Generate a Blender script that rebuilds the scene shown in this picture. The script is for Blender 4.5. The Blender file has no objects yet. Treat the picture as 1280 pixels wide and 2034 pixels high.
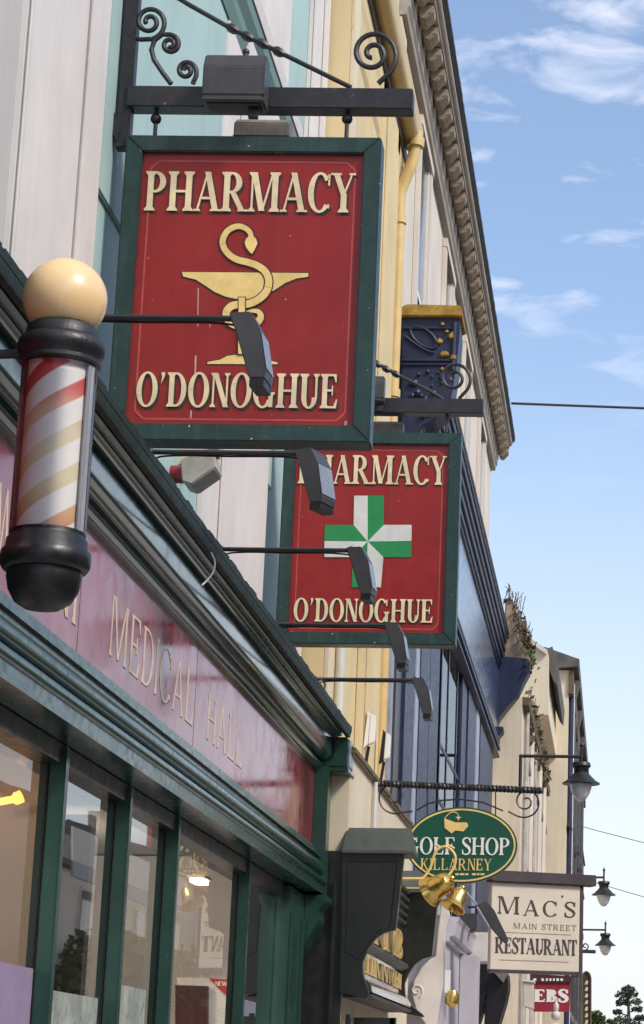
import bpy, bmesh, math, random
from mathutils import Vector, Matrix
random.seed(7)
C = bpy.context.scene
COL = C.collection
R = math.radians
# ------------------------------------------------------------------ camera
F_PX, PX, PY, TH, RO, CZ = 4500.0, 1237.0, 1017.0, R(14.37), R(0.6), 1.6
_r = Vector((1, 0, 0)); _f = Vector((0, math.cos(TH), math.sin(TH))); _u = Vector((0, -math.sin(TH), math.cos(TH)))
CR = _r*math.cos(RO) + _u*math.sin(RO)
CU = -_r*math.sin(RO) + _u*math.cos(RO)
cam_d = bpy.data.cameras.new("camera"); cam = bpy.data.objects.new("camera", cam_d); COL.objects.link(cam)
cam_d.sensor_fit = 'HORIZONTAL'; cam_d.sensor_width = 36; cam_d.lens = 36*F_PX/1280
cam_d.shift_x = (640-PX)/1280; cam_d.shift_y = (PY-1017)/1280
cam_d.clip_start = 0.1; cam_d.clip_end = 5000
cam.matrix_world = Matrix(((CR.x, CU.x, -_f.x, 0), (CR.y, CU.y, -_f.y, 0), (CR.z, CU.z, -_f.z, CZ), (0, 0, 0, 1)))
C.camera = cam
# ------------------------------------------------------------------ light
SUN = Vector((0.62, -0.42, 0.72)).normalized()
sd = bpy.data.lights.new("sun", 'SUN'); so = bpy.data.objects.new("sun", sd); COL.objects.link(so)
sd.energy = 1.7; sd.angle = R(12); sd.color = (1, 0.93, 0.84)
so.rotation_euler = (-SUN).to_track_quat('-Z', 'Y').to_euler()
W = bpy.data.worlds.new("World"); C.world = W; W.use_nodes = True
wn, wl = W.node_tree.nodes, W.node_tree.links
bg = wn['Background']; bg.inputs[1].default_value = 0.12
sky = wn.new('ShaderNodeTexSky'); sky.sky_type = 'NISHITA'; sky.sun_disc = False
sky.sun_elevation = math.asin(SUN.z); sky.sun_rotation = math.atan2(SUN.x, SUN.y)
sky.air_density = 1.0; sky.dust_density = 1.2; sky.ozone_density = 2.0
def clouds():
    tc = wn.new('ShaderNodeTexCoord'); sep = wn.new('ShaderNodeSeparateXYZ'); wl.new(tc.outputs['Generated'], sep.inputs[0])
    add = wn.new('ShaderNodeMath'); add.inputs[1].default_value = 0.12; wl.new(sep.outputs[2], add.inputs[0])
    comb = wn.new('ShaderNodeCombineXYZ')
    for i in (0, 1):
        d = wn.new('ShaderNodeMath'); d.operation = 'DIVIDE'; wl.new(sep.outputs[i], d.inputs[0]); wl.new(add.outputs[0], d.inputs[1]); wl.new(d.outputs[0], comb.inputs[i])
    mp = wn.new('ShaderNodeMapping'); mp.inputs['Scale'].default_value = (9, 11, 1); mp.inputs['Location'].default_value = (7.7, 3.4, 0.3); wl.new(comb.outputs[0], mp.inputs[0])
    n = wn.new('ShaderNodeTexNoise'); n.inputs['Scale'].default_value = 1.0; n.inputs['Detail'].default_value = 7; n.inputs['Roughness'].default_value = 0.54; n.inputs['Distortion'].default_value = 0.35
    wl.new(mp.outputs[0], n.inputs['Vector'])
    r = wn.new('ShaderNodeValToRGB'); r.color_ramp.elements[0].position = 0.53; r.color_ramp.elements[1].position = 0.73
    r.color_ramp.elements[0].color = (0, 0, 0, 1); r.color_ramp.elements[1].color = (0.52, 0.52, 0.52, 1); wl.new(n.outputs[0], r.inputs[0])
    return r.outputs[0], sep.outputs[2]
cl, zz = clouds()
mx = wn.new('ShaderNodeMix'); mx.data_type = 'RGBA'; 
def mr(src, a, b, c, d, op=None):
    n = wn.new('ShaderNodeMapRange'); n.interpolation_type = 'SMOOTHSTEP'
    for i, v in enumerate((a, b, c, d)): n.inputs[i+1].default_value = v
    wl.new(src, n.inputs[0]); return n.outputs[0]
fm = wn.new('ShaderNodeMath'); fm.operation = 'MULTIPLY'; wl.new(cl, fm.inputs[0]); wl.new(mr(zz, .27, .37, .04, 1), fm.inputs[1]); wl.new(fm.outputs[0], mx.inputs[0])
hz = wn.new('ShaderNodeMix'); hz.data_type = 'RGBA'; wl.new(mr(zz, -.03, .35, .95, .06), hz.inputs[0]); wl.new(sky.outputs[0], hz.inputs[6]); hz.inputs[7].default_value = (4.3, 4.35, 4.45, 1)
wl.new(hz.outputs[2], mx.inputs[6]); mx.inputs[7].default_value = (6.6, 6.5, 6.7, 1)
wl.new(mx.outputs[2], bg.inputs[0])
C.view_settings.view_transform = 'Standard'; C.view_settings.look = 'None'; C.view_settings.gamma = 1; C.view_settings.exposure = 0.9
C.render.engine = 'CYCLES'; C.cycles.max_bounces = 8; C.cycles.transparent_max_bounces = 12

def at(x, y, X=None, Y=None, Z=None):
    d = _f + CR*((x-PX)/F_PX) - CU*((y-PY)/F_PX); o = Vector((0, 0, CZ))
    if X is not None: return o + d*(X/d.x)
    if Y is not None: return o + d*(Y/d.y)
    return o + d*((Z-CZ)/d.z)
# ------------------------------------------------------------------ materials
def mat(name, col, rough=0.6, var=0.14, scale=3.0, streak=0.0, dirt=(0.09, 0.08, 0.07), bump=0.15, bscale=60, metal=0.0, coat=0.0, chip=0.0, chipcol=(0.7, 0.68, 0.6), spec=0.5, mscale=(1, 1, 1), blot=0.0, blotcol=(0.1, 0.1, 0.08)):
    m = bpy.data.materials.new(name); m.use_nodes = True
    n, l = m.node_tree.nodes, m.node_tree.links; b = n['Principled BSDF']
    b.inputs['Metallic'].default_value = metal; b.inputs['Specular IOR Level'].default_value = spec
    b.inputs['Coat Weight'].default_value = coat; b.inputs['Coat Roughness'].default_value = 0.12
    tc = n.new('ShaderNodeTexCoord')
    mp = n.new('ShaderNodeMapping'); mp.inputs['Scale'].default_value = mscale; l.new(tc.outputs['Object'], mp.inputs[0])
    def noise(sc, det=5, ro=0.6, vec=None):
        t = n.new('ShaderNodeTexNoise'); t.inputs['Scale'].default_value = sc; t.inputs['Detail'].default_value = det; t.inputs['Roughness'].default_value = ro
        l.new(vec or mp.outputs[0], t.inputs['Vector']); return t.outputs[0]
    def ramp(src, p0, p1, v0, v1):
        r = n.new('ShaderNodeMapRange'); r.inputs[1].default_value = p0; r.inputs[2].default_value = p1; r.inputs[3].default_value = v0; r.inputs[4].default_value = v1
        l.new(src, r.inputs[0]); return r.outputs[0]
    def mixc(fac, a, bb, mode='MIX'):
        x = n.new('ShaderNodeMix'); x.data_type = 'RGBA'; x.blend_type = mode; l.new(fac, x.inputs[0]) if not isinstance(fac, float) else setattr(x.inputs[0], 'default_value', fac)
        for v, i in ((a, 6), (bb, 7)):
            if isinstance(v, tuple): x.inputs[i].default_value = (*v, 1) if len(v) == 3 else v
            else: l.new(v, x.inputs[i])
        return x.outputs[2]
    n1 = noise(scale)
    lo = tuple(c*(1-var) for c in col); hi = tuple(min(1, c*(1+var)) for c in col)
    c = mixc(ramp(n1, 0.3, 0.7, 0, 1), lo, hi)
    if blot > 0: c = mixc(ramp(noise(scale*2.3, 8, 0.7), 0.5, 0.68, 0, blot), c, blotcol)
    if streak > 0:
        mp2 = n.new('ShaderNodeMapping'); mp2.inputs['Scale'].default_value = (14, 14, 0.7); l.new(tc.outputs['Object'], mp2.inputs[0])
        c = mixc(ramp(noise(1.0, 6, 0.65, mp2.outputs[0]), 0.48, 0.75, 0, streak), c, dirt)
    if chip > 0:
        c = mixc(ramp(noise(28, 3, 0.7), 0.735-chip*0.1, 0.75-chip*0.1, 0, 1), c, chipcol)
    l.new(c, b.inputs['Base Color'])
    l.new(ramp(noise(scale*4), 0.3, 0.7, max(0.02, rough-0.08), min(1, rough+0.1)), b.inputs['Roughness'])
    if bump > 0:
        bp = n.new('ShaderNodeBump'); bp.inputs['Strength'].default_value = bump; bp.inputs['Distance'].default_value = 0.004
        l.new(noise(bscale, 4), bp.inputs['Height']); l.new(bp.outputs[0], b.inputs['Normal'])
    return m
def glassmat(name, tint=(0.85, 0.9, 0.9), ior=4.5):
    m = bpy.data.materials.new(name); m.use_nodes = True; n, l = m.node_tree.nodes, m.node_tree.links
    n.remove(n['Principled BSDF']); out = n['Material Output']
    t = n.new('ShaderNodeBsdfTransparent'); t.inputs[0].default_value = (*tint, 1); g = n.new('ShaderNodeBsdfGlossy'); g.inputs['Roughness'].default_value = 0.01
    fr = n.new('ShaderNodeFresnel'); fr.inputs[0].default_value = ior
    tc = n.new('ShaderNodeTexCoord'); no = n.new('ShaderNodeTexNoise'); no.inputs['Scale'].default_value = 1.2; no.inputs['Detail'].default_value = 1; l.new(tc.outputs['Object'], no.inputs[0])
    bp = n.new('ShaderNodeBump'); bp.inputs['Strength'].default_value = 0.12; bp.inputs['Distance'].default_value = 0.01; l.new(no.outputs[0], bp.inputs['Height']); l.new(bp.outputs[0], g.inputs['Normal'])
    mx = n.new('ShaderNodeMixShader'); l.new(fr.outputs[0], mx.inputs[0]); l.new(t.outputs[0], mx.inputs[1]); l.new(g.outputs[0], mx.inputs[2]); l.new(mx.outputs[0], out.inputs[0])
    return m
def emit(name, col, s):
    m = bpy.data.materials.new(name); m.use_nodes = True; b = m.node_tree.nodes['Principled BSDF']
    b.inputs['Base Color'].default_value = (*col, 1); b.inputs['Emission Color'].default_value = (*col, 1); b.inputs['Emission Strength'].default_value = s; return m
M = {}
M['mint'] = mat('mint_render', (0.36, 0.50, 0.48), 0.75, 0.1, 1.2, streak=0.22, dirt=(0.2, 0.24, 0.23))
M['mint_dark'] = mat('green_moulding', (0.13, 0.22, 0.19), 0.6, 0.12, 2, streak=0.2)
M['white'] = mat('white_stucco', (0.64, 0.6, 0.57), 0.75, 0.1, 1.4, streak=0.16, dirt=(0.34, 0.31, 0.29))
M['greywhite'] = mat('grey_stucco', (0.48, 0.46, 0.44), 0.75, 0.08, 1.4, streak=0.25, dirt=(0.28, 0.26, 0.25))
M['green'] = mat('dark_green_gloss', (0.011, 0.045, 0.033), 0.2, 0.2, 4, coat=0.0, bump=0.06, bscale=14, streak=0.05, dirt=(0.05, 0.07, 0.06))
M['greengloss'] = mat('dark_green_fresh_gloss', (0.011, 0.045, 0.036), 0.12, 0.2, 4, coat=0.7, bump=0.04, bscale=8)
M['greenmatt'] = mat('dark_green_dusty', (0.009, 0.02, 0.015), 0.55, 0.25, 6, spec=.3, streak=.1, dirt=(.04, .045, .04))
M['greenframe'] = mat('sign_frame_green', (0.011, 0.037, 0.031), 0.4, 0.3, 9, chip=0.42, chipcol=(0.5, 0.55, 0.5), streak=0.5, dirt=(0.05, 0.095, 0.08), bump=0.3, bscale=30)
M['fascia'] = mat('fascia_red_gloss', (0.24, 0.018, 0.026), 0.12, 0.14, 2, coat=0.12, bump=0.06, bscale=4, streak=0.1, dirt=(0.35, 0.2, 0.22))
M['signred'] = mat('sign_red', (0.25, 0.007, 0.005), 0.34, 0.12, 2.5, streak=0.12, dirt=(0.33, 0.06, 0.05), bump=0.05, bscale=12, chip=0.05, chipcol=(0.5, 0.3, 0.28), blot=0.35, blotcol=(0.3, 0.02, 0.018))
M['signline'] = mat('sign_border', (0.42, 0.06, 0.045), 0.4, 0.2, 12)
M['oldpink'] = mat('faded_drip', (0.5, 0.3, 0.28), 0.5, 0.2, 20)
M['lampopal'] = mat('lamp_opal_glass', (0.62, 0.62, 0.6), 0.2, 0.1, 8, coat=.5)
M['farslate'] = mat('far_slate', (0.1, 0.088, 0.08), 0.7, 0.4, 4)
M['letter'] = mat('cream_letter', (0.72, 0.58, 0.36), 0.45, 0.2, 9, streak=0.2, dirt=(0.55, 0.36, 0.14), bump=0.1)
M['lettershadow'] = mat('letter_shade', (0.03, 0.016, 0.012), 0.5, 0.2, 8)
M['gold'] = mat('gold_paint', (0.78, 0.55, 0.2), 0.4, 0.15, 10, streak=0.15, dirt=(0.5, 0.3, 0.08))
M['palegold'] = mat('pale_gold', (0.6, 0.5, 0.36), 0.35, 0.2, 10)
M['chrome'] = mat('chrome', (0.75, 0.77, 0.8), 0.22, 0.05, 5, metal=1.0, bump=0)
M['goldleaf'] = mat('gold_leaf', (0.72, 0.5, 0.2), 0.35, 0.25, 14, metal=0.25)
M['brass'] = mat('brass', (0.75, 0.52, 0.15), 0.2, 0.25, 12, metal=0.9, bump=0.2, bscale=25)
M['iron'] = mat('black_iron', (0.018, 0.017, 0.019), 0.42, 0.4, 14, bump=0.35, bscale=90, chip=0.08, chipcol=(0.3, 0.28, 0.26))
M['lampgrey'] = mat('lamp_grey', (0.046, 0.045, 0.047), 0.4, 0.2, 10, bump=0.15, streak=0.1, dirt=(0.14, 0.13, 0.12))
M['lampside'] = mat('lit_side_blue_grey', (0.2, 0.22, 0.27), 0.3, 0.15, 10)
M['black'] = mat('black_matt', (0.007, 0.007, 0.008), 0.4, 0.3, 8)
M['oldbox'] = mat('weathered_grey', (0.2, 0.18, 0.16), 0.65, 0.35, 9, streak=0.5, dirt=(0.07, 0.06, 0.05))
M['alarmgrey'] = mat('alarm_grey', (0.4, 0.37, 0.33), 0.55, 0.2, 8, streak=.3, dirt=(.2,.18,.16))
M['globe'] = mat('globe_opal', (0.82, 0.57, 0.29), 0.28, 0.1, 5, coat=0.3, bump=0.03, streak=0.1, dirt=(0.45, 0.24, 0.08))
M['yellow'] = mat('yellow_render', (0.64, 0.51, 0.28), 0.75, 0.1, 1.5, streak=0.14, dirt=(0.36, 0.25, 0.12))
M['yellowpipe'] = mat('yellow_pipe', (0.6, 0.43, 0.17), 0.4, 0.12, 5, streak=0.25, dirt=(0.35, 0.2, 0.06))
M['cream'] = mat('cream_render', (0.66, 0.57, 0.42), 0.75, 0.1, 1.2, streak=0.3, dirt=(0.34, 0.28, 0.2))
M['stonewall'] = mat('stone_white_render', (0.62, 0.56, 0.48), 0.75, 0.1, 1.0, streak=0.3, dirt=(0.34, 0.29, 0.23))
M['cornice'] = mat('cornice_stone', (0.33, 0.26, 0.185), 0.8, 0.3, 4, streak=0.5, dirt=(0.13, 0.1, 0.07), bump=0.6, bscale=30, blot=0.35, blotcol=(0.1, 0.08, 0.055))
M['corniceboard'] = mat('cornice_board', (0.36, 0.31, 0.25), 0.75, 0.2, 3, mscale=(4, 0.5, 4), streak=0.4, dirt=(0.17, 0.14, 0.11))
M['slate'] = mat('slate', (0.045, 0.042, 0.045), 0.6, 0.35, 5, bump=0.6, bscale=20)
M['navy'] = mat('navy_gloss', (0.018, 0.024, 0.06), 0.42, 0.25, 4, coat=0.0, streak=0.12, dirt=(0.07, 0.08, 0.13), bump=0.04, spec=.35)
M['navyfascia'] = mat('navy_fascia', (0.03, 0.05, 0.12), 0.16, 0.2, 2, coat=0.25, bump=0.02, bscale=3, streak=0.1, dirt=(0.1, 0.12, 0.2))
M['navypale'] = mat('navy_pale_trim', (0.3, 0.32, 0.4), 0.4, 0.2, 4)
M['lichen'] = mat('lichen_lead', (0.36, 0.21, 0.03), 0.8, 0.5, 9, blot=0.7, blotcol=(0.16, 0.13, 0.04), bump=0.6, bscale=40)
M['pub'] = mat('pub_black_green', (0.012, 0.014, 0.011), 0.35, 0.3, 5, coat=0.15, streak=0.12, dirt=(0.05, 0.05, 0.045))
M['pubcap'] = mat('lead_cap', (0.065, 0.075, 0.062), 0.45, 0.2, 5, streak=0.2)
M['pubglass'] = mat('pub_gloss_black', (0.03, 0.032, 0.03), 0.08, 0.3, 5, coat=0.8)
M['lavender'] = mat('lavender_paint', (0.5, 0.475, 0.53), 0.4, 0.08, 3, streak=0.15, dirt=(0.3, 0.27, 0.32))
M['palewhite'] = mat('pale_console', (0.62, 0.57, 0.53), 0.55, 0.1, 4, streak=0.2, dirt=(0.36, 0.32, 0.28))
M['signgreen'] = mat('oval_green', (0.003, 0.075, 0.042), 0.35, 0.12, 5, bump=0.04)
M['signwhite'] = mat('sign_white', (0.78, 0.76, 0.72), 0.4, 0.06, 6)
M['signcream'] = mat('sign_cream', (0.58, 0.51, 0.42), 0.5, 0.08, 2, streak=0.15, dirt=(0.45, 0.35, 0.25))
M['signtext'] = mat('sign_dark_text', (0.05, 0.035, 0.03), 0.5, 0.2, 8)
M['browntext'] = mat('sign_brown_text', (0.2, 0.14, 0.1), 0.5, 0.2, 8)
M['signbar'] = mat('brown_bar', (0.045, 0.032, 0.035), 0.5, 0.3, 6)
M['crossgreen'] = mat('cross_green', (0.015, 0.22, 0.06), 0.35, 0.1, 5)
M['crosswhite'] = mat('cross_white', (0.6, 0.6, 0.56), 0.4, 0.12, 9, streak=0.25, dirt=(0.38, 0.38, 0.36))
M['bannerred'] = mat('banner_red', (0.27, 0.012, 0.025), 0.5, 0.15, 5)
M['sirenred'] = mat('siren_red', (0.3, 0.02, 0.03), 0.35, 0.15, 8)
M['glass'] = glassmat('window_glass', (.8, .85, .85), 9.0)
M['clearglass'] = glassmat('clear_window_glass', (0.95, 0.96, 0.95), 1.55)
M['lampglass'] = glassmat('lamp_glass', (0.9, 0.92, 0.9), 1.45)
M['tubeglass'] = glassmat('tube_glass', (0.98, 0.98, 0.98), 1.3)
M['darkglass'] = mat('dark_window', (0.03, 0.035, 0.04), 0.06, 0.3, 2, coat=0.5, bump=0.05, bscale=3)
M['interior'] = mat('interior_plaster', (0.5, 0.42, 0.36), 0.8, 0.1, 1)
M['paleint'] = mat('interior_pale', (0.5, 0.46, 0.45), 0.8, 0.1, 2)
M['darkint'] = mat('interior_dark', (0.06, 0.05, 0.05), 0.7, 0.2, 2)
M['lilac'] = mat('lilac_poster', (0.28, 0.21, 0.32), 0.5, 0.1, 3)
M['cardred'] = mat('card_red', (0.5, 0.02, 0.03), 0.4, 0.1, 5)
M['cardmaroon'] = mat('card_maroon', (0.06, 0.01, 0.015), 0.5, 0.2, 5)
M['frost'] = mat('frosted_film', (0.34, 0.37, 0.33), 0.3, 0.3, 5, streak=.5, dirt=(.12, .16, .11), blot=.5, blotcol=(.14, .18, .12))
M['ground'] = mat('earth', (0.14, 0.13, 0.11), 0.9, 0.2, 0.3)
M['asphalt'] = mat('asphalt', (0.055, 0.055, 0.058), 0.85, 0.2, 2, bump=0.4)
M['paving'] = mat('paving', (0.42, 0.39, 0.36), 0.8, 0.2, 3, bump=0.3)
M['brickred'] = mat('red_shopfront', (0.3, 0.06, 0.04), 0.5, 0.2, 2)
M['bark'] = mat('bark', (0.07, 0.05, 0.035), 0.9, 0.3, 5)
M['leaf'] = mat('pine_leaf', (0.05, 0.065, 0.04), 0.8, 0.5, 2)
M['leaf2'] = mat('bush_leaf', (0.08, 0.12, 0.035), 0.8, 0.5, 3)
M['dryplant'] = mat('dry_plant', (0.13, 0.095, 0.055), 0.9, 0.4, 8)
M['warm'] = emit('warm_lamp', (1.0, 0.42, 0.09), 1.6)
M['strip'] = emit('strip_lamp', (1.0, 0.9, 0.75), 5.0)
# ------------------------------------------------------------------ builders
WLOC = {}
class MB:
    def __init__(s): s.v = []; s.f = []
    def add(s, vs, fs):
        o = len(s.v); s.v += [tuple(p) for p in vs]; s.f += [tuple(i+o for i in f) for f in fs]; return s
    def box(s, x0, x1, y0, y1, z0, z1):
        return s.add([(x, y, z) for x in (x0, x1) for y in (y0, y1) for z in (z0, z1)], [(0, 1, 3, 2), (4, 6, 7, 5), (0, 4, 5, 1), (2, 3, 7, 6), (0, 2, 6, 4), (1, 5, 7, 3)])
    def prism(s, pts, mp, w0, w1):           # pts 2D, mp(u,v,w)->xyz
        n = len(pts)
        vs = [mp(u, v, w0) for u, v in pts] + [mp(u, v, w1) for u, v in pts]
        return s.add(vs, [tuple(range(n)), tuple(range(2*n-1, n-1, -1))] + [(i, (i+1) % n, n+(i+1) % n, n+i) for i in range(n)])
    def py(s, pts, y0, y1): return s.prism(pts, lambda u, v, w: (u, w, v), y0, y1)     # profile in XZ, swept along Y
    def px(s, pts, x0, x1): return s.prism(pts, lambda u, v, w: (w, u, v), x0, x1)     # profile in YZ, swept along X
    def pz(s, pts, z0, z1): return s.prism(pts, lambda u, v, w: (u, v, w), z0, z1)
    def tube(s, pts, r, n=8, caps=True):
        P = [Vector(p) for p in pts]; rs = r if isinstance(r, (list, tuple)) else [r]*len(P)
        ring = []; prev = None
        for i, p in enumerate(P):
            t = (P[min(i+1, len(P)-1)] - P[max(i-1, 0)]).normalized()
            if prev is None:
                a = Vector((0, 0, 1)) if abs(t.z) < 0.9 else Vector((1, 0, 0)); nn = t.cross(a).normalized()
            else:
                nn = (prev - t*prev.dot(t)); nn = nn.normalized() if nn.length > 1e-6 else t.orthogonal().normalized()
            prev = nn; bb = t.cross(nn)
            ring.append([p + (nn*math.cos(2*math.pi*k/n) + bb*math.sin(2*math.pi*k/n))*rs[i] for k in range(n)])
        vs = [q for rr in ring for q in rr]; fs = []
        for i in range(len(P)-1):
            for k in range(n): fs.append((i*n+k, i*n+(k+1) % n, (i+1)*n+(k+1) % n, (i+1)*n+k))
        if caps: fs += [tuple(range(n-1, -1, -1)), tuple(range((len(P)-1)*n, len(P)*n))]
        return s.add(vs, fs)
    def lathe(s, prof, cx, cy, n=32):        # prof: (r,z)
        vs = []; fs = []
        for r_, z in prof:
            for k in range(n): a = 2*math.pi*k/n; vs.append((cx+max(r_, 1e-4)*math.cos(a), cy+max(r_, 1e-4)*math.sin(a), z))
        for i in range(len(prof)-1):
            for k in range(n): fs.append((i*n+k, i*n+(k+1) % n, (i+1)*n+(k+1) % n, (i+1)*n+k))
        fs += [tuple(range(n)), tuple(range(len(prof)*n-1, (len(prof)-1)*n-1, -1))]
        return s.add(vs, fs)
    def quadleaf(s, p, sz):
        a = Vector((random.gauss(0, 1), random.gauss(0, 1), random.gauss(0, 1))).normalized(); b = a.orthogonal().normalized(); c = a.cross(b)
        return s.add([p+b*sz, p+c*sz*0.6, p-b*sz, p-c*sz*0.6], [(0, 1, 2, 3)])
    def build(s, name, m, parent=None, smooth=False, bevel=0, local=False, ang=40):
        me = bpy.data.meshes.new(name)
        loc = Vector((0, 0, 0))
        if parent is not None and not local:
            loc = WLOC[root(parent).name]
        me.from_pydata([tuple(Vector(p)-loc) for p in s.v], [], s.f)
        bm = bmesh.new(); bm.from_mesh(me)
        bmesh.ops.recalc_face_normals(bm, faces=bm.faces)
        if bevel: bmesh.ops.bevel(bm, geom=bm.edges[:], offset=bevel, segments=2, affect='EDGES', clamp_overlap=True)
        bm.to_mesh(me); bm.free()
        if smooth:
            for p in me.polygons: p.use_smooth = True
            me.set_sharp_from_angle(angle=R(ang))
        me.materials.append(M[m] if isinstance(m, str) else m)
        o = bpy.data.objects.new(name, me); COL.objects.link(o)
        if parent is not None: o.parent = parent
        return o
def root(o):
    while o.parent: o = o.parent
    return o
def T(name, label, cat, loc, rz=0, group=None):
    o = bpy.data.objects.new(name, None); COL.objects.link(o); o.empty_display_size = 0.1
    o.location = loc; o.rotation_euler = (0, 0, rz); WLOC[o.name] = Vector(loc); o['label'] = label; o['category'] = cat
    if group: o['group'] = group
    return o
def tag(o, label, cat, group=None):
    o['label'] = label; o['category'] = cat
    if group: o['group'] = group
    return o
def struct(name, mb, m): o = mb.build(name, m); o['kind'] = 'structure'; return o
def kids(o): return [c for c in bpy.data.objects if c.parent == o]
def copy_tree(o, parent=None, loc=None, rz=None):
    c = o.copy(); COL.objects.link(c)
    if parent is not None: c.parent = parent
    if loc is not None: c.location = loc
    if rz is not None: c.rotation_euler = (0, 0, rz)
    for ch in kids(o): copy_tree(ch, c)
    return c
def catmull(P, n=6):
    P = [Vector(p) for p in P]; out = []
    for i in range(len(P)-1):
        a, b, c, d = P[max(i-1, 0)], P[i], P[i+1], P[min(i+2, len(P)-1)]
        for k in range(n):
            t = k/n; out.append(0.5*((2*b)+(c-a)*t+(2*a-5*b+4*c-d)*t*t+(-a+3*b-3*c+d)*t**3))
    return out+[P[-1]]
def spiral(cx, cy, r0, r1, a0, a1, n=48):
    return [(cx+(r0+(r1-r0)*(i/n)**0.8)*math.cos(R(a0+(a1-a0)*i/n)), cy+(r0+(r1-r0)*(i/n)**0.8)*math.sin(R(a0+(a1-a0)*i/n))) for i in range(n+1)]
def ypts(pts, Y): return [at(x, y, Y=Y) for x, y in pts]
def yxz(pts, Y): return [(p.x, p.z) for p in ypts(pts, Y)]
def stroke(pts, w):                           # variable width ribbon quads in 2D
    P = [Vector(p) for p in pts]; L = []; Rr = []
    for i, p in enumerate(P):
        t = (P[min(i+1, len(P)-1)]-P[max(i-1, 0)]).normalized(); n = Vector((-t.y, t.x)); ww = (w[i] if isinstance(w, (list, tuple)) else w)/2
        L.append(p+n*ww); Rr.append(p-n*ww)
    return [tuple(map(tuple, L+Rr[::-1]))]
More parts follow.
